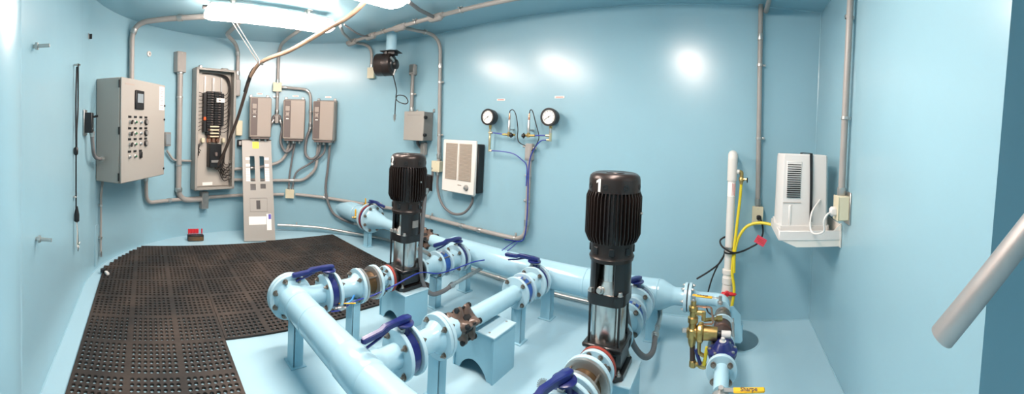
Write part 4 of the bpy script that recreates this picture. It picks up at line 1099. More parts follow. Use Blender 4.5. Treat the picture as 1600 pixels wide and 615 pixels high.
emit('reducer', MB().lathe((-3.65, YBk, ZP), (1, 0, 0), [(0, .135), (.02, .118), (.05, .108), (.22, .072), (.26, .062), (.30, .060), (.89, .060)], 32), 'pipe', t, world=True)
bolts(t, (-3.703, YBk, ZP), (1, 0, 0), .138, 8, .072, PI / 8, .013)
# inlet butterfly valve
def butterfly(name_label, c, ax, lever_dir, r=.101, lever=.29, th=.05, face=None):
    """wafer valve, disc axis ax, stem upwards, lever towards lever_dir"""
    t = thing('butterfly_valve', name_label, 'valve', (c[0], c[1], 0)); c = Vector(c); ax = Vector(ax).normalized(); ld = Vector(lever_dir).normalized()
    emit('body', MB().lathe(c, ax, [(-th / 2, r * .75), (-th / 2, r * .93), (-th / 2 + .006, r), (th / 2 - .006, r), (th / 2, r * .93), (th / 2, r * .75)], 32), 'blue', t, world=True)
    top = c + Vector((0, 0, r - .003))
    emit('neck', MB().lathe(top, (0, 0, 1), [(-.02, .036), (.008, .024), (.034, .022), (.038, .032), (.046, .032)], 16), 'blue', t, world=True)
    emit('tag_plate', MB().box(top + Vector((0, 0, .018)) + ld * .026, (.028, .028, .02), bev=.002), 'galv', t, world=True)
    pl_ = top + Vector((0, 0, .050))
    emit('notch_plate', MB().lathe(pl_ + ld * .012, (0, 0, 1), [(-.006, .046), (-.004, .049), (.002, .049), (.004, .046)], 24), 'blue', t, world=True)
    emit('index_plate', MB().lathe(pl_ - Vector((0, 0, .012)), (0, 0, 1), [(0, .038), (.005, .038)], 20), 'galv', t, world=True)
    sd = Vector((-ld.y, ld.x, 0))
    hub = pl_ + Vector((0, 0, .012))
    # lever: hub, raised neck, long grip dropping towards its end
    lv = MB()
    st = [(-.024, .016, .006, .009), (.0, .022, .006, .012), (.03, .020, .006, .0135), (.08, .014, .006, .0145), (lever * .52, .015, .005, .0145), (lever * .60, .0145, -.006, .0135), (lever * .97, .0145, -.012, .013), (lever, .009, -.013, .009)]
    for d_, wv, zz, hv in st:
        p = hub + ld * d_ + Vector((0, 0, zz))
        lv.v += [p + sd * a * wv + Vector((0, 0, b_ * hv)) for a, b_ in ((-1, -.7), (-.7, -1), (.7, -1), (1, -.7), (1, .7), (.7, 1), (-.7, 1), (-1, .7))]
    for i in range(len(st) - 1):
        for k in range(8): lv.f.append((i * 8 + k, i * 8 + (k + 1) % 8, i * 8 + 8 + (k + 1) % 8, i * 8 + 8 + k))
    lv.f += [tuple(range(7, -1, -1)), tuple(range((len(st) - 1) * 8, len(st) * 8))]
    hd = emit('lever', lv, 'blue', t, world=True, angle=30)
    emit('lever_pin', MB().lathe(hub + ld * .004 + Vector((0, 0, .013)), (0, 0, 1), [(0, .009), (.004, .007)], 10), 'galv', hd, world=True)
    p0 = hub + ld * .09 + Vector((0, 0, -.004)); p1 = hub + ld * lever * .62 + sd * .0 + Vector((0, 0, -.032)); p2 = hub + ld * lever * .90 + Vector((0, 0, -.050))
    emit('trigger', MB().tube([p0, p1, p2], .0065, 8), 'blue', hd, world=True)
    return t
butterfly('blue lever valve on the inlet pipe, partly hidden by the pump near the mats', (-3.703, YBk, ZP), (1, 0, 0), (1, -.05, 0), r=.150, lever=.30, th=.055)
emit('red_liner', MB().lathe((-3.728, YBk, ZP), (1, 0, 0), [(0, .158), (.016, .158)], 32), 'gasket', [o for o in COL.objects if o.name.startswith('butterfly_valve')][-1], world=True)

# brown star shaped couplings
def star_coupling(c, ax, label, L=.21, R=.098):
    t = thing('star_valve', label, 'check valve', (c[0], c[1], 0)); c = Vector(c); d, u, v = MB.frame(ax)
    n = 60
    def ring(z, k, amp, tw=0):
        out = []
        for i in range(n):
            a = 2 * PI * i / n
            lob = (.5 + .5 * math.cos(5 * (a - PI / 2 - tw))) ** 1.6
            rr = R * k * (1 - amp + amp * lob)
            out.append(c + d * z + (u * math.cos(a) + v * math.sin(a)) * rr)
        return out
    def loft(rings):
        m = MB(); m.v = [p for r_ in rings for p in r_]
        for i in range(len(rings) - 1):
            for k in range(n): m.f.append((i * n + k, i * n + (k + 1) % n, (i + 1) * n + (k + 1) % n, (i + 1) * n + k))
        m.f += [tuple(reversed(range(n))), tuple(range((len(rings) - 1) * n, len(rings) * n))]
        return m
    h = L / 2
    for sg in (-1, 1):
        rr = [ring(sg * (h), .62, .10), ring(sg * (h - .008), .70, .14), ring(sg * (h - .022), .95, .36), ring(sg * (h - .03), 1.15, .45), ring(sg * (h - .052), 1.18, .45), ring(sg * (h - .062), 1.12, .46), ring(sg * (h - .08), .72, .30)]
        emit('star_flange', loft(rr), 'brown', t, world=True)
    emit('core', MB().lathe(c, d, [(-h + .05, .062), (0, .058), (h - .05, .062)], 24), 'dark', t, world=True)
    for k in range(5):
        a = PI / 2 + 2 * PI * k / 5
        o_ = (u * math.cos(a) + v * math.sin(a))
        bb = MB(); p = c + o_ * R * 1.0
        bb.cyl(p - d * (h - .03), p + d * (h - .03), .007, 8)
        for sg in (-1, 1): bb.lathe(p + d * sg * (h - .034), d * sg, [(0, .016), (.014, .016), (.018, .011)], 8)
        emit('bolt', bb, 'blk', t, world=True)
        a2 = a
        emit('rib', MB().box(c + o_ * R * .72, (.014, R * .40, L - .10), Matrix((d.cross(o_), o_, d)).transposed()), 'brown', t, world=True)
    return t
star_coupling((-2.69, YBk, ZP), (1, 0, 0), 'brown star shaped casting on the inlet line beside the pump by the mats', L=.165, R=.09)
t = thing('spool_pipe', 'short pale blue pipe between the star casting and the back header', 'pipe', (-2.5, YBk, 0))
emit('pipe', MB().cyl((-2.62, YBk, ZP), (-2.43, YBk, ZP), .058, 24), 'pipe', t, world=True)

# ------------------------------------------------------------------ pumps
def wrap_text(mb, r, a0, z):
    out = []
    for v_ in mb.v:
        a = a0 + v_.x / r; rr = r + v_.z
        out.append(Vector((rr * math.cos(a), rr * math.sin(a), z + v_.y)))
    mb.v = out; return mb
def pump(x, num, label):
    t = thing('booster_pump', label, 'pump', (x, 1.80, .259))
    t.scale = (1, 1, 1.026)
    # cast base with two ports
    b = MB().prism([(-.11, -.08), (-.08, -.11), (.08, -.11), (.11, -.08), (.11, .08), (.08, .11), (-.08, .11), (-.11, .08)], .026)
    b.box((0, 0, .075), (.185, .185, .11), bev=.02)
    b.box((0, 0, .135), (.205, .205, .022), bev=.006)
    base = emit('base', b, 'black', t)
    for sy in (-1, 1):
        emit('port', MB().lathe((0, 0, .079), (0, sy, 0), [(.07, .055), (.12, .062), (.13, .088), (.145, .088)], 28), 'black', base)
    for sx in (-1, 1):
        for sy in (-1, 1):
            emit('anchor_bolt', MB().lathe((sx * .088, sy * .088, .024), (0, 0, 1), [(0, .014), (.003, .014), (.003, .009), (.012, .009), (.012, .005), (.022, .005)], 8), 'galv', base)
    emit('sleeve', MB().lathe((0, 0, .142), (0, 0, 1), [(0, .085), (.004, .0865), (.190, .0865), (.194, .085)], 40), 'stainless', t)
    for k in range(4):
        a = PI / 4 + k * PI / 2
        emit('tie_rod', MB().cyl((.107 * math.cos(a), .107 * math.sin(a), .13), (.107 * math.cos(a), .107 * math.sin(a), .36), .0065, 10), 'black', t)
    hd = MB()
    pts_ = []
    for k in range(40):
        a = 2 * PI * k / 40; q = .099 * (abs(math.cos(a)) ** 6 + abs(math.sin(a)) ** 6) ** (-1 / 6)
        pts_.append((min(q, .117) * math.cos(a), min(q, .117) * math.sin(a)))
    hd.prism(pts_, .052, (0, 0, .335))
    hp = emit('pump_head', hd, 'black', t)
    emit('seal_housing', MB().lathe((0, 0, .387), (0, 0, 1), [(0, .092), (.010, .086), (.045, .066), (.05, .064)], 32), 'stainless', t)
    pg = emit('air_plug', MB().lathe((-.02, -.082, .402), (-.15, -1, .25), [(0, .018), (.012, .018), (.014, .014), (.014, .012), (.03, .012)], 12), 'galv', t)
    for k in range(4):
        a = PI / 4 + k * PI / 2
        emit('head_bolt', MB().lathe((.108 * math.cos(a), .108 * math.sin(a), .387), (0, 0, 1), [(0, .016), (.003, .016), (.003, .011), (.016, .011), (.018, .008)], 6), 'galv', hp)
    emit('coupling_guard', MB().lathe((0, 0, .43), (0, 0, 1), [(0, .060), (.012, .0605), (.03, .0605), (.03, .0615), (.034, .0615), (.034, .0605), (.115, .0605)], 32), 'stainless', t)
    # motor stool: four black posts / shells left and right of the openings
    st = MB()
    for cen in (0, PI):
        rw = []; st = MB()
        for r_ in (.104, .090):
            rw.append([Vector((r_ * math.cos(cen + a), r_ * math.sin(cen + a), .385)) for a in [(-1.08 + 2.16 * k / 16) for k in range(17)]])
            rw.append([Vector((r_ * math.cos(cen + a), r_ * math.sin(cen + a), .55)) for a in [(-1.08 + 2.16 * k / 16) for k in range(17)]])
        st.grid([rw[0], rw[1], rw[3], rw[2], rw[0]])
        for i in (0, 16): st.add([rw[0][i], rw[1][i], rw[3][i], rw[2][i]], [(0, 1, 2, 3)])
        emit('motor_stool', st, 'black', t)
    
    emit('stool_badge', MB().add([], []).lathe((0, 0, .44), (0, 0, 1), [(0, .1045), (.05, .1045)], 60, cap=False, a0=-.25, a1=.30), 'greyd' if num == '3' else 'black', t)
    emit('motor_flange', MB().lathe((0, 0, .535), (0, 0, 1), [(0, .095), (0, .110), (.018, .115), (.022, .112), (.030, .108), (.095, .110), (.10, .105)], 40), 'motor', t)
    for k in range(8):
        a = k * PI / 4 + .3
        emit('flange_window', MB().box((.1085 * math.cos(a), .1085 * math.sin(a), .592), (.012, .028, .036), (0, 0, a), bev=.003), 'blk', t)
    fb = MB().lathe((0, 0, .62), (0, 0, 1), [(0, .105), (.02, .116), (.245, .116), (.26, .11)], 48)
    nf = 44
    for k in range(nf):
        a = 2 * PI * k / nf
        if abs(((a - 1.0 + PI) % (2 * PI)) - PI) < .28: continue
        R = Matrix.Rotation(a, 3, 'Z'); poly = [(.108, .628), (.125, .628), (.1425, .665), (.1425, .845), (.132, .872), (.108, .872)]
        R2 = R @ Matrix(((1, 0, 0), (0, 0, -1), (0, 1, 0)))
        o_ = R @ Vector((0, .0022, 0))
        fb.prism(poly, .0044, o_, R2)
    emit('motor_body', fb, 'motor', t)
    tb = emit('terminal_box', MB().box((.14, .0, .745), (.085, .085, .115), bev=.008), 'motor', t); tb.rotation_euler = (0, 0, 1.3)
    emit('box_lid', MB().box((.185, 0, .745), (.008, .088, .118), bev=.003), 'motor', tb)
    fc = MB().lathe((0, 0, .865), (0, 0, 1), [(0, .124), (.004, .131), (.062, .131), (.080, .126), (.092, .112), (.096, .098), (.093, .090), (.093, .05), (.097, .045), (.097, .001)], 48)
    fcn = emit('fan_cover', fc, 'motor', t)
    for k in range(8):
        a = k * PI / 4 - 1.62
        emit('cover_notch', MB().lathe((.127 * math.cos(a), .127 * math.sin(a), .898), (math.cos(a), math.sin(a), 0), [(0, .015), (.0055, .015), (.006, .008), (.003, .007)], 12), 'blk', fcn)
    tx = text_mb(num, .085, .004) if num != '1' else MB().prism([(-.004, -.031), (.010, -.031), (.010, .031), (.001, .031), (-.016, .020), (-.016, .008), (-.004, .015)], .0004)
    emit('number', wrap_text(tx, .1315, math.radians(-108 if num == '1' else -104), .905), 'paper', fcn)
    emit('motor_screw', MB().lathe((0, 0, 0), (1, 0, 0), [(.14, .006), (.15, .006), (.15, .003)], 8), 'galv', t).location = (0, 0, .77)
    return t
PUMPS = {'1': pump(SLX['1'], '1', 'black vertical pump marked with a white 1, in the middle of the picture'),
         '3': pump(SLX['3'], '3', 'black vertical pump marked with a white 3, by the rubber mats')}

# ------------------------------------------------------------------ pedestals and pipe stands
def pedestal(x, label, Hh=.250):
    t = thing('pump_pedestal', label, 'pump pedestal', (x, 1.80, 0))
    W, D_, k = .30, .22, .010
    top = emit('top_plate', MB().box((0, 0, Hh), (W + .012, D_ + .012, .012), bev=.004), 'flange', t)
    for sx in (-1, 1): emit('side_plate', MB().box((sx * (W / 2 - k / 2), 0, Hh / 2), (k, D_, Hh)), 'ped', t)
    arch = [(-W / 2 + k, 0), (-W / 2 + .045, 0)] + [(-W / 2 + .045 + (W - .09) * q / 12, .085 * math.sin(PI * q / 12) ** .7) for q in range(1, 12)] + [(W / 2 - .045, 0), (W / 2 - k, 0), (W / 2 - k, Hh - .006), (-W / 2 + k, Hh - .006)]
    for sy in (-1, 1):
        emit('arch_plate', MB().prism(arch, k, (0, sy * (D_ / 2 - .012) + k / 2, 0), Matrix(((1, 0, 0), (0, 0, -1), (0, 1, 0)))), 'ped', t)
    for px, py in ((.10, .085), (.10, -.085), (-.10, .085), (-.10, -.085)):
        emit('bolt_hole', MB().lathe((px, py, Hh + .006), (0, 0, 1), [(0, .0075), (.0008, .0075)], 10), 'greyd', top)
    return t
pedestal(SLX['3'], 'pale blue steel pedestal under the black pump nearest the mats')
pedestal(SLX['2'], 'empty pale blue steel pedestal with an arched front and bare top plate', .268)
pedestal(SLX['1'], 'pale blue steel pedestal under the large black pump in mid picture')
def stand(x, y, label, h=ZP - .085, w=.075, rz=0):
    t = thing('pipe_stand', label, 'pipe stand', (x, y, 0), rz)
    emit('post', MB().box((0, -.03, h / 2), (w, .010, h)).box((w / 2 - .005, 0, h / 2), (.010, .06, h)), 'ped', t)
    emit('foot_plate', MB().box((0, 0, .004), (w + .03, .10, .008), bev=.002), 'ped', t)
    emit('saddle', MB().box((0, -.0, h), (w, .07, .010)), 'ped', t)
stand(-3.70, 2.56, 'pale blue stand under the inlet pipe flange', ZP - .15, .08)
stand(-2.14, 2.55, 'pale blue stand under the back header behind the pump by the mats', ZP - .10, .08)
stand(-1.32, 2.58, 'pale blue stand under the back header behind the spool line', ZP - .10, .08)
stand(-.50, 2.62, 'pale blue stand under the back header reducer, right of the pump marked 1', ZP - .10, .08)
stand(SLX['3'] + .01, 2.13, 'pale blue stand under the blue check valve of the pump marked 3')
stand(SLX['2'] + .01, 2.17, 'pale blue stand under the blue check valve of the spool line')
stand(SLX['2'] - .02, 1.42, 'pale blue stand under the flange of the spool line, near the empty pedestal')
stand(SLX['3'] + .02, 1.345, 'pale blue stand under the bronze check valve of the pump marked 3')
stand(-1.99, .885, 'pale blue stand under the flanged end of the front header', ZP - .085, .085)

# ------------------------------------------------------------------ pump lines
FR, FT = .116, .022
def wafer(x, y0, y1, kind, label, lname='check_valve'):
    t = thing(lname, label, 'check valve', (x, (y0 + y1) / 2, 0)); c = (y0 + y1) / 2; L = y1 - y0
    if kind == 'bronze':
        emit('body', MB().lathe((x, c, ZP), (0, 1, 0), [(-L / 2 + .008, .09), (-L / 2 + .022, .074), (0, .070), (L / 2 - .022, .074), (L / 2 - .008, .09)], 32), 'bronze', t, world=True)
        for sg in (-1, 1): emit('end_ring', MB().lathe((x, c + sg * (L / 2 - .010), ZP), (0, 1, 0), [(-.010, .104), (-.008, .112), (.008, .112), (.010, .104)], 36), 'galv', t, world=True)
    else:
        emit('body', MB().lathe((x, c, ZP), (0, 1, 0), [(-L / 2, .070), (-L / 2 + .002, .086), (L / 2 - .002, .086), (L / 2, .07)], 32), 'blue2', t, world=True)
        emit('label_sheet', MB().lathe((x, c, ZP), (0, 1, 0), [(-L * .36, .0866), (L * .36, .0866)], 40, cap=False, a0=1.05, a1=1.55), 'paper', t, world=True)
        emit('plug', MB().lathe((x + .03, c, ZP + .08), (.35, 0, 1), [(0, .012), (.016, .012)], 6), 'galv', t, world=True)
    return t
def front_line(n):
    x = SLX[n]; who = {'3': 'of the pump nearest the rubber mats', '2': 'of the pumpless spool line', '1': 'of the large pump in mid picture'}[n]
    # flange welded on the header branch
    hdr = [o for o in COL.objects if o.name == 'front_header'][0]
    yv = 1.298 if n == '1' else 1.165
    flange(hdr, (x, yv - .04, ZP), (0, 1, 0), FR, FT)
    if n == '1': emit('branch_extension', MB().cyl((x, 1.11, ZP), (x, yv - .04, ZP), .058, 24), 'pipe', hdr, world=True)
    butterfly('blue lever valve on the front header end ' + who, (x, yv, ZP), (0, 1, 0), ({'2': .10, '3': .02, '1': -.25}[n], -1, 0), lever=.27)
    sp = thing('spool_pipe', 'pale blue flanged pipe after the front lever valve ' + who, 'pipe', (x, 1.28, 0))
    flange(sp, (x, yv + .04, ZP), (0, 1, 0), FR, FT); flange(sp, (x, 1.385, ZP), (0, 1, 0), FR, FT)
    hs = (1.375 - yv - .04) / 2
    emit('pipe', MB().lathe((x, 1.375 - hs, ZP), (0, 1, 0), [(-hs, .085), (-hs * .8, .072), (-hs * .6, .060), (hs * .6, .060), (hs * .8, .072), (hs, .085)], 28), 'pipe', sp, world=True)
    bolts(sp, (x, yv, ZP), (0, 1, 0), .094, 4, .056, PI / 4)
    if n == '2':
        s2 = thing('spool_pipe', 'long pale blue spool pipe bridging the empty pedestal', 'pipe', (x, 1.8, 0))
        flange(s2, (x, 1.410, ZP), (0, 1, 0), FR, FT)
        emit('pipe', MB().cyl((x, 1.42, ZP), (x, 1.52, ZP), .056, 24).cyl((x, 1.65, ZP), (x, 2.135, ZP), .056, 24), 'pipe', s2, world=True)
        flange(s2, (x, 2.135, ZP), (0, 1, 0), .108, FT)
        bolts(s2, (x, 1.3975, ZP), (0, 1, 0), .094, 4, .026, PI / 4)
        star_coupling((x, 1.585, ZP), (0, 1, 0), 'brown star shaped casting in the spool line by the empty pedestal', L=.155, R=.088)
    else:
        wafer(x, 1.398, 1.515, 'bronze', 'bronze wafer check valve on the inlet side ' + who)
        s2 = thing('spool_pipe', 'short pale blue reducer bolted to the base ' + who, 'pipe', (x, 1.57, 0))
        flange(s2, (x, 1.526, ZP), (0, 1, 0), FR, FT); flange(s2, (x, 1.625, ZP), (0, 1, 0), .092, FT)
        emit('pipe', MB().lathe((x, 1.53, ZP), (0, 1, 0), [(0, .085), (.012, .062), (.05, .050), (.085, .05), (.09, .065)], 28), 'pipe', s2, world=True)
        emit('red_gasket', MB().lathe((x, 1.642, ZP), (0, 1, 0), [(-.006, .094), (.012, .094)], 32), 'gasket', s2, world=True)
        bolts(s2, (x, 1.456, ZP), (0, 1, 0), .094, 4, .098, PI / 4)
        bolts(s2, (x, 1.635, ZP), (0, 1, 0), .074, 8, .026, PI / 8, .009)
def back_line(n):
    x = SLX[n]; who = {'3': 'of the pump nearest the rubber mats', '2': 'of the pumpless spool line', '1': 'of the large pump in mid picture'}[n]
    if n != '2':
        s0 = thing('spool_pipe', 'pale blue flanged pipe on the outlet side ' + who, 'pipe', (x, 2.05, 0))
        flange(s0, (x, 1.962, ZP), (0, 1, 0), .092, FT); flange(s0, (x, 2.135, ZP), (0, 1, 0), .108, FT)
        emit('pipe', MB().lathe((x, 1.97, ZP), (0, 1, 0), [(0, .07), (.015, .055), (.10, .055), (.13, .062), (.16, .08)], 28), 'pipe', s0, world=True)
        bolts(s0, (x, 1.955, ZP), (0, 1, 0), .074, 4, .026, PI / 4, .009)
    wafer(x, 2.147, 2.222, 'blue', 'blue wafer check valve with a white label ' + who)
    s1 = thing('spool_pipe', 'pale blue double flange at the back header ' + who, 'pipe', (x, 2.27, 0))
    flange(s1, (x, 2.234, ZP), (0, 1, 0), .108, FT); flange(s1, (x, 2.362, ZP), (0, 1, 0), FR, FT)
    emit('pipe', MB().lathe((x, 2.235, ZP), (0, 1, 0), [(0, .085), (.02, .066), (.10, .066), (.125, .085)], 28), 'pipe', s1, world=True)
    bolts(s1, (x, 2.185, ZP), (0, 1, 0), .090, 4, .066, PI / 4); bolts(s1, (x, 2.398, ZP), (0, 1, 0), .094, 4, .054, PI / 4)
    butterfly('blue lever valve at the back header ' + who, (x, 2.397, ZP), (0, 1, 0), {'2': (-1, -.02, 0), '3': (-.10, -1, 0), '1': (-.5, -1, 0)}[n], lever=.27 if n != '1' else .16, th=.048)
    hdr = [o for o in COL.objects if o.name == 'back_header'][0]
    flange(hdr, (x, 2.433, ZP), (0, 1, 0), FR, FT)
for n in ('3', '2', '1'): front_line(n); back_line(n)
# drain cocks
mini_valve('', 'small steel drain cock with a yellow handle below the bronze check valve', (SLX['3'] + .09, 1.16, ZP - .07), (.2, 1, -.05), (.6, 1, .05), m='galv')
t = thing('toothed_disc', 'round toothed steel disc beside the front lever of the pump marked 1', 'disc', (SLX['1'] - .13, 1.36, ZP + .04))
gv = MB(); gv.lathe((0, 0, 0), (.3, -1, .5), [(0, .019), (.004, .019)], 24)
d_, u_, v_ = MB.frame((.3, -1, .5))
for k in range(22):
    a = 2 * PI * k / 22; gv.box((u_ * math.cos(a) + v_ * math.sin(a)) * .022 + d_ * .002, (.0035, .010, .004), Matrix((d_.cross(u_ * math.cos(a) + v_ * math.sin(a)), u_ * math.cos(a) + v_ * math.sin(a), d_)).transposed())
emit('disc', gv, 'galv', t); emit('spindle', MB().cyl((0, 0, 0), Vector((.07, 0, -.02)), .01, 8), 'galv', t)

# motor conduits
flex('grey flexible conduit down the right side of the black pump nearest the mats', [(-2.015, 1.90, .98), (-2.012, 1.88, .75), (-2.012, 1.87, .50), (-2.0, 1.89, .30), (-1.965, 1.95, .20), (-1.95, 2.06, .19), (-1.96, 2.18, .205)], .0165)
run(G, 'galvanised conduit stub from the floor loop to the wall behind the mat side pump', None, .015, m='galv', pts=[Vector((-1.96, 2.19, .207)), Vector((-1.965, 2.55, .245)), Vector((-1.965, 2.98, .25))], couplings=(.25,))
flex('grey flexible conduit from the pump marked 1 sweeping down to the floor and back', [(-.60, 1.97, .95), (-.575, 1.98, .70), (-.53, 1.985, .48), (-.49, 2.0, .30), (-.43, 2.05, .20), (-.40, 2.15, .18), (-.42, 2.32, .19)], .0165)
run(G, 'galvanised conduit elbow right of the pump marked 1 near the reducer stand', None, .015, m='galv', pts=fillet([Vector((-.42, 2.33, .19)), Vector((-.44, 2.60, .18)), Vector((-.47, 2.72, .30)), Vector((-.60, 2.74, .30))], .05), couplings=(.2,))
t = tubething('long blue tube draped across the base of the pump nearest the mats', [(-1.99, 1.12, .27), (-2.0, 1.20, .26), (-2.015, 1.30, .285), (-2.005, 1.45, .30), (-1.99, 1.62, .335), (-1.97, 1.75, .375), (-1.96, 1.85, .385), (-1.95, 2.0, .345), (-1.93, 2.15, .345), (-1.86, 2.30, .385), (-1.80, 2.38, .40)], .0045)
tubething('left of two thin blue tubes from the wall conduit to the spool line lever', [(-1.86, 2.92, .43), (-1.80, 2.75, .45), (-1.66, 2.42, .50)], .0045)
tubething('right of two thin blue tubes from the wall conduit to the spool line lever', [(-1.84, 2.93, .43), (-1.77, 2.78, .445), (-1.62, 2.44, .50)], .0045)
tubething('short light blue tube down to the small yellow drain cock', [(-2.01, 1.30, .33), (-2.005, 1.27, .30), (-2.015, 1.22, .285)], .006, 'cyan')

# ------------------------------------------------------------------ relief line at the right
XL = -.002
t = thing('relief_elbow', 'pale blue flanged elbow at the right end of the back header', 'pipe', (-.1, YBk, 0))
flange(t, (-.232, YBk, ZP), (1, 0, 0), .098, .022)
emit('gasket', MB().lathe((-.2475, YBk, ZP), (1, 0, 0), [(-.003, .09), (.003, .09)], 28), 'blk', t, world=True)
bolts(t, (-.247, YBk, ZP), (1, 0, 0), .080, 6, .028, 0, .010, 'galv')
emit('pipe', MB().tube(fillet([(-.23, YBk, ZP), (XL, YBk, ZP), (XL, YBk - .14, ZP - .0)], .09, 10), .044, 20), 'pipe', t, world=True)
emit('hub', MB().lathe((-.225, YBk, ZP), (1, 0, 0), [(0, .07), (.02, .052), (.05, .044)], 24, cap=False), 'pipe', t, world=True)
def lever_handle(t, p, dir_, L, txt=None, up=Vector((0, 0, 1)), m='yellow'):
    d = Vector(dir_).normalized(); sd = up.cross(d).normalized()
    R = Matrix((d, sd, up)).transposed()
    emit('stem', MB().lathe(Vector(p) - up * .035, up, [(0, .018), (.015, .018), (.02, .011), (.05, .011)], 12), 'galv', t, world=True)
    arm = MB().box(Vector(p) + d * .03, (.075, .020, .006), R, bev=.002)
    emit('handle_arm', arm, 'galv', t, world=True)
    g = emit('handle', MB().box(Vector(p) + d * (.05 + L / 2), (L, .026, .011), R, bev=.005), m, t, world=True)
    if txt:
        tm = text_mb(txt, .026, .0006)
        tm.v = [Vector(p) + d * (.05 + L / 2) + up * .0058 + R @ Vector((v.x, v.y, v.z)) for v in tm.v]
        emit('lettering', tm, 'ink', g, world=True)
t = thing('ball_valve', 'steel ball valve with a long yellow lever under the pale blue elbow', 'valve', (XL, 2.30, 0))
emit('body', MB().lathe((XL, 2.37, ZP), (0, -1, 0), [(0, .046), (.02, .052), (.03, .046), (.05, .055), (.09, .055), (.11, .045), (.13, .050), (.15, .050)], 24), 'steel', t, world=True)
lever_handle(t, (XL - .02, 2.40, ZP + .085), (-1, .12, .0), .135, 'Sharpe')
t = thing('strainer', 'brown steel strainer barrel between the yellow lever valve and the blue valve', 'strainer', (XL, 2.15, 0))
emit('barrel', MB().lathe((XL, 2.22, ZP), (0, -1, 0), [(0, .045), (.01, .052), (.06, .052), (.065, .056), (.085, .056), (.09, .050), (.15, .050), (.16, .056), (.18, .056), (.2, .045)], 24), 'rust', t, world=True)
emit('tie_rod', MB().cyl((XL + .062, 2.24, ZP + .03), (XL + .062, 2.0, ZP + .03), .007, 8), 'galv', t, world=True)
emit('tie_rod', MB().cyl((XL - .062, 2.24, ZP + .01), (XL - .062, 2.0, ZP + .01), .007, 8), 'galv', t, world=True)
emit('clamp_ring', MB().lathe((XL, 2.20, ZP), (0, -1, 0), [(-.008, .056), (-.008, .074), (.008, .074), (.008, .056)], 28, cap=False), 'flange', t, world=True)
emit('rear_flange', MB().lathe((XL, 1.99, ZP), (0, 1, 0), [(-.009, .03), (-.009, .074), (.009, .074), (.009, .03)], 28), 'flange', t, world=True)
t = thing('support_bracket', 'pale blue upright plate bracket behind the blue valve at the floor pit rim', 'bracket', (.125, 2.50, .07))
emit('plate', MB().prism([(-.06, .05), (-.05, .03), (.0, .03), (.012, .05), (-.01, .22), (-.06, .27), (-.10, .26), (-.07, .15)], .012, (0, 0, 0), Matrix(((1, 0, 0), (0, 0, -1), (0, 1, 0)))), 'ped', t)
emit('gusset', MB().box((.006, .03, .09), (.010, .06, .11)), 'ped', t)
# blue pilot operated valve
t = thing('control_valve', 'blue round pilot valve with a bolted cover, right of the pump marked 1', 'valve', (XL + .006, 1.88, 0))
cx0 = XL + .006
emit('body', MB().lathe((cx0, 1.98, ZP), (0, -1, 0), [(0, .066), (.015, .066), (.03, .050), (.10, .062), (.17, .05), (.185, .066), (.20, .066)], 28), 'blue', t, world=True)
emit('bowl', MB().lathe((cx0, 1.88, ZP - .03), (0, 0, 1), [(0, .045), (.03, .066), (.052, .074), (.058, .074)], 32), 'blue', t, world=True)
cv = emit('cover', MB().lathe((cx0, 1.88, ZP + .03), (0, 0, 1), [(0, .074), (.012, .076), (.016, .070), (.022, .05), (.045, .036), (.052, .030)], 32), 'blue', t, world=True)
emit('cover_plug', MB().lathe((cx0, 1.88, ZP + .08), (0, 0, 1), [(0, .018), (.006, .018), (.006, .010), (.020, .010)], 12), 'white', cv, world=True)
for k in range(8):
    a = 2 * PI * k / 8 + .2
    emit('cover_bolt', MB().lathe((cx0 + .064 * math.cos(a), 1.88 + .064 * math.sin(a), ZP + .045), (0, 0, 1), [(0, .008), (.008, .008), (.009, .005)], 6), 'galv', cv, world=True)
t = thing('relief_outlet', 'pale blue flanged outlet pipe in front of the blue pilot valve', 'pipe', (cx0, 1.6, 0))
flange(t, (cx0, 1.778, ZP), (0, 1, 0), .075, .020)
emit('pipe', MB().lathe((cx0, 1.80, ZP), (0, -1, 0), [(.0, .05), (.045, .036), (.19, .034)], 20), 'pipe', t, world=True)
bolts(t, (cx0, 1.768, ZP), (0, 1, 0), .056, 4, .022, PI / 4, .010)
t = thing('ball_valve', 'steel ball valve with a yellow lettered lever at the bottom edge right of centre', 'valve', (cx0, 1.53, 0))
emit('body', MB().lathe((cx0, 1.58, ZP), (0, -1, 0), [(0, .034), (.01, .044), (.03, .044), (.04, .038), (.09, .040), (.10, .044), (.12, .044)], 20), 'galv', t, world=True)
lever_handle(t, (cx0 + .0, 1.565, ZP + .045), (1, .04, 0), .135, 'Sharpe', up=Vector((0, -.35, 1)).normalized())
emit('outlet', MB().cyl((cx0, 1.46, ZP), (cx0, 1.2, ZP), .03, 16), 'pipe', t, world=True)
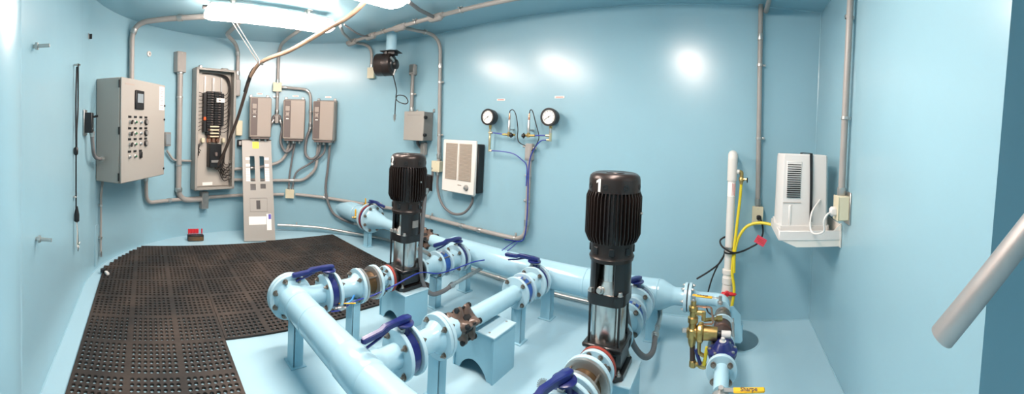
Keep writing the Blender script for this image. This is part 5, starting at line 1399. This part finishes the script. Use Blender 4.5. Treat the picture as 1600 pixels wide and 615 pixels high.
# brass pilot
YP = 1.93
t = thing('pilot_valve', 'brass pilot regulator with copper tubes left of the blue valve', 'valve', (-.15, YP, 0))
emit('body', MB().lathe((-.155, YP, .36), (0, 0, 1), [(0, .014), (.02, .020), (.045, .024), (.05, .030), (.09, .030), (.095, .022), (.12, .020), (.125, .027), (.15, .027), (.155, .018), (.18, .018), (.185, .024), (.205, .024), (.21, .014), (.235, .014)], 14), 'brass', t, world=True)
emit('body_plug', MB().lathe((-.155, YP, .59), (0, 0, 1), [(0, .012), (.012, .012), (.014, .008), (.028, .008)], 8), 'galv', t, world=True)
emit('bonnet', MB().lathe((-.165, YP, .435), (1, 0, -.02), [(-.02, .012), (0, .024), (.03, .030), (.04, .050), (.052, .052), (.056, .052), (.064, .050), (.070, .036), (.10, .035), (.138, .034), (.142, .024)], 20), 'brass', t, world=True)
emit('lock_nut', MB().lathe((-.022, YP, .433), (1, 0, 0), [(0, .016), (.02, .016)], 10), 'blk', t, world=True)
emit('adjuster_cap', MB().lathe((-.004, YP, .433), (1, 0, 0), [(0, .019), (.045, .019), (.05, .014)], 14), 'white', t, world=True)
emit('side_plug', MB().lathe((-.185, YP, .437), (-1, 0, 0), [(0, .013), (.02, .013), (.024, .008)], 6), 'galv', t, world=True)
emit('side_tee', MB().cyl((-.15, YP, .535), (-.095, YP, .535), .013, 10).cyl((-.10, YP - .004, .545), (-.10, YP - .004, .50), .011, 10), 'brass', t, world=True)
emit('copper_tube', MB().tube(fillet([(-.14, YP, .568), (-.062, YP, .568), (-.048, YP, .485), (-.10, YP, .478), (-.115, YP, .465)], .015), .0055, 8), 'copper', t, world=True)
emit('fitting', MB().cyl((-.10, YP + .02, .49), (-.02, YP + .05, .49), .010, 8).lathe((-.035, YP + .045, .49), (1, .3, 0), [(0, .016), (.03, .016)], 8), 'brass', t, world=True)
emit('down_tube', MB().cyl((-.152, YP, .37), (-.148, YP, .29), .014, 12), 'rust', t, world=True)
emit('elbow', MB().box((-.146, YP, .272), (.036, .034, .04), bev=.008).cyl((-.14, YP, .272), (-.06, YP - .03, .278), .012, 10).cyl((-.062, YP - .03, .278), (.0, YP - .04, .325), .012, 10), 'brass', t, world=True)
emit('isolating_cock', MB().lathe((-.115, YP - .01, .275), (1, -.3, .05), [(0, .014), (.01, .018), (.03, .018), (.04, .014)], 10), 'brass', t, world=True)
emit('cock_lever', MB().box((-.118, YP - .03, .325), (.018, .012, .085), (0, -.35, 0), bev=.004), 'blue', t, world=True)
emit('cock_lever', MB().box((-.080, YP - .035, .335), (.018, .010, .10), (0, .12, 0), bev=.004), 'hose', t, world=True)
emit('drain_elbow', MB().tube(fillet([(-.115, YP - .03, .40), (-.115, YP - .03, .345), (-.08, YP - .03, .33)], .02), .010, 10), 'brass', t, world=True)
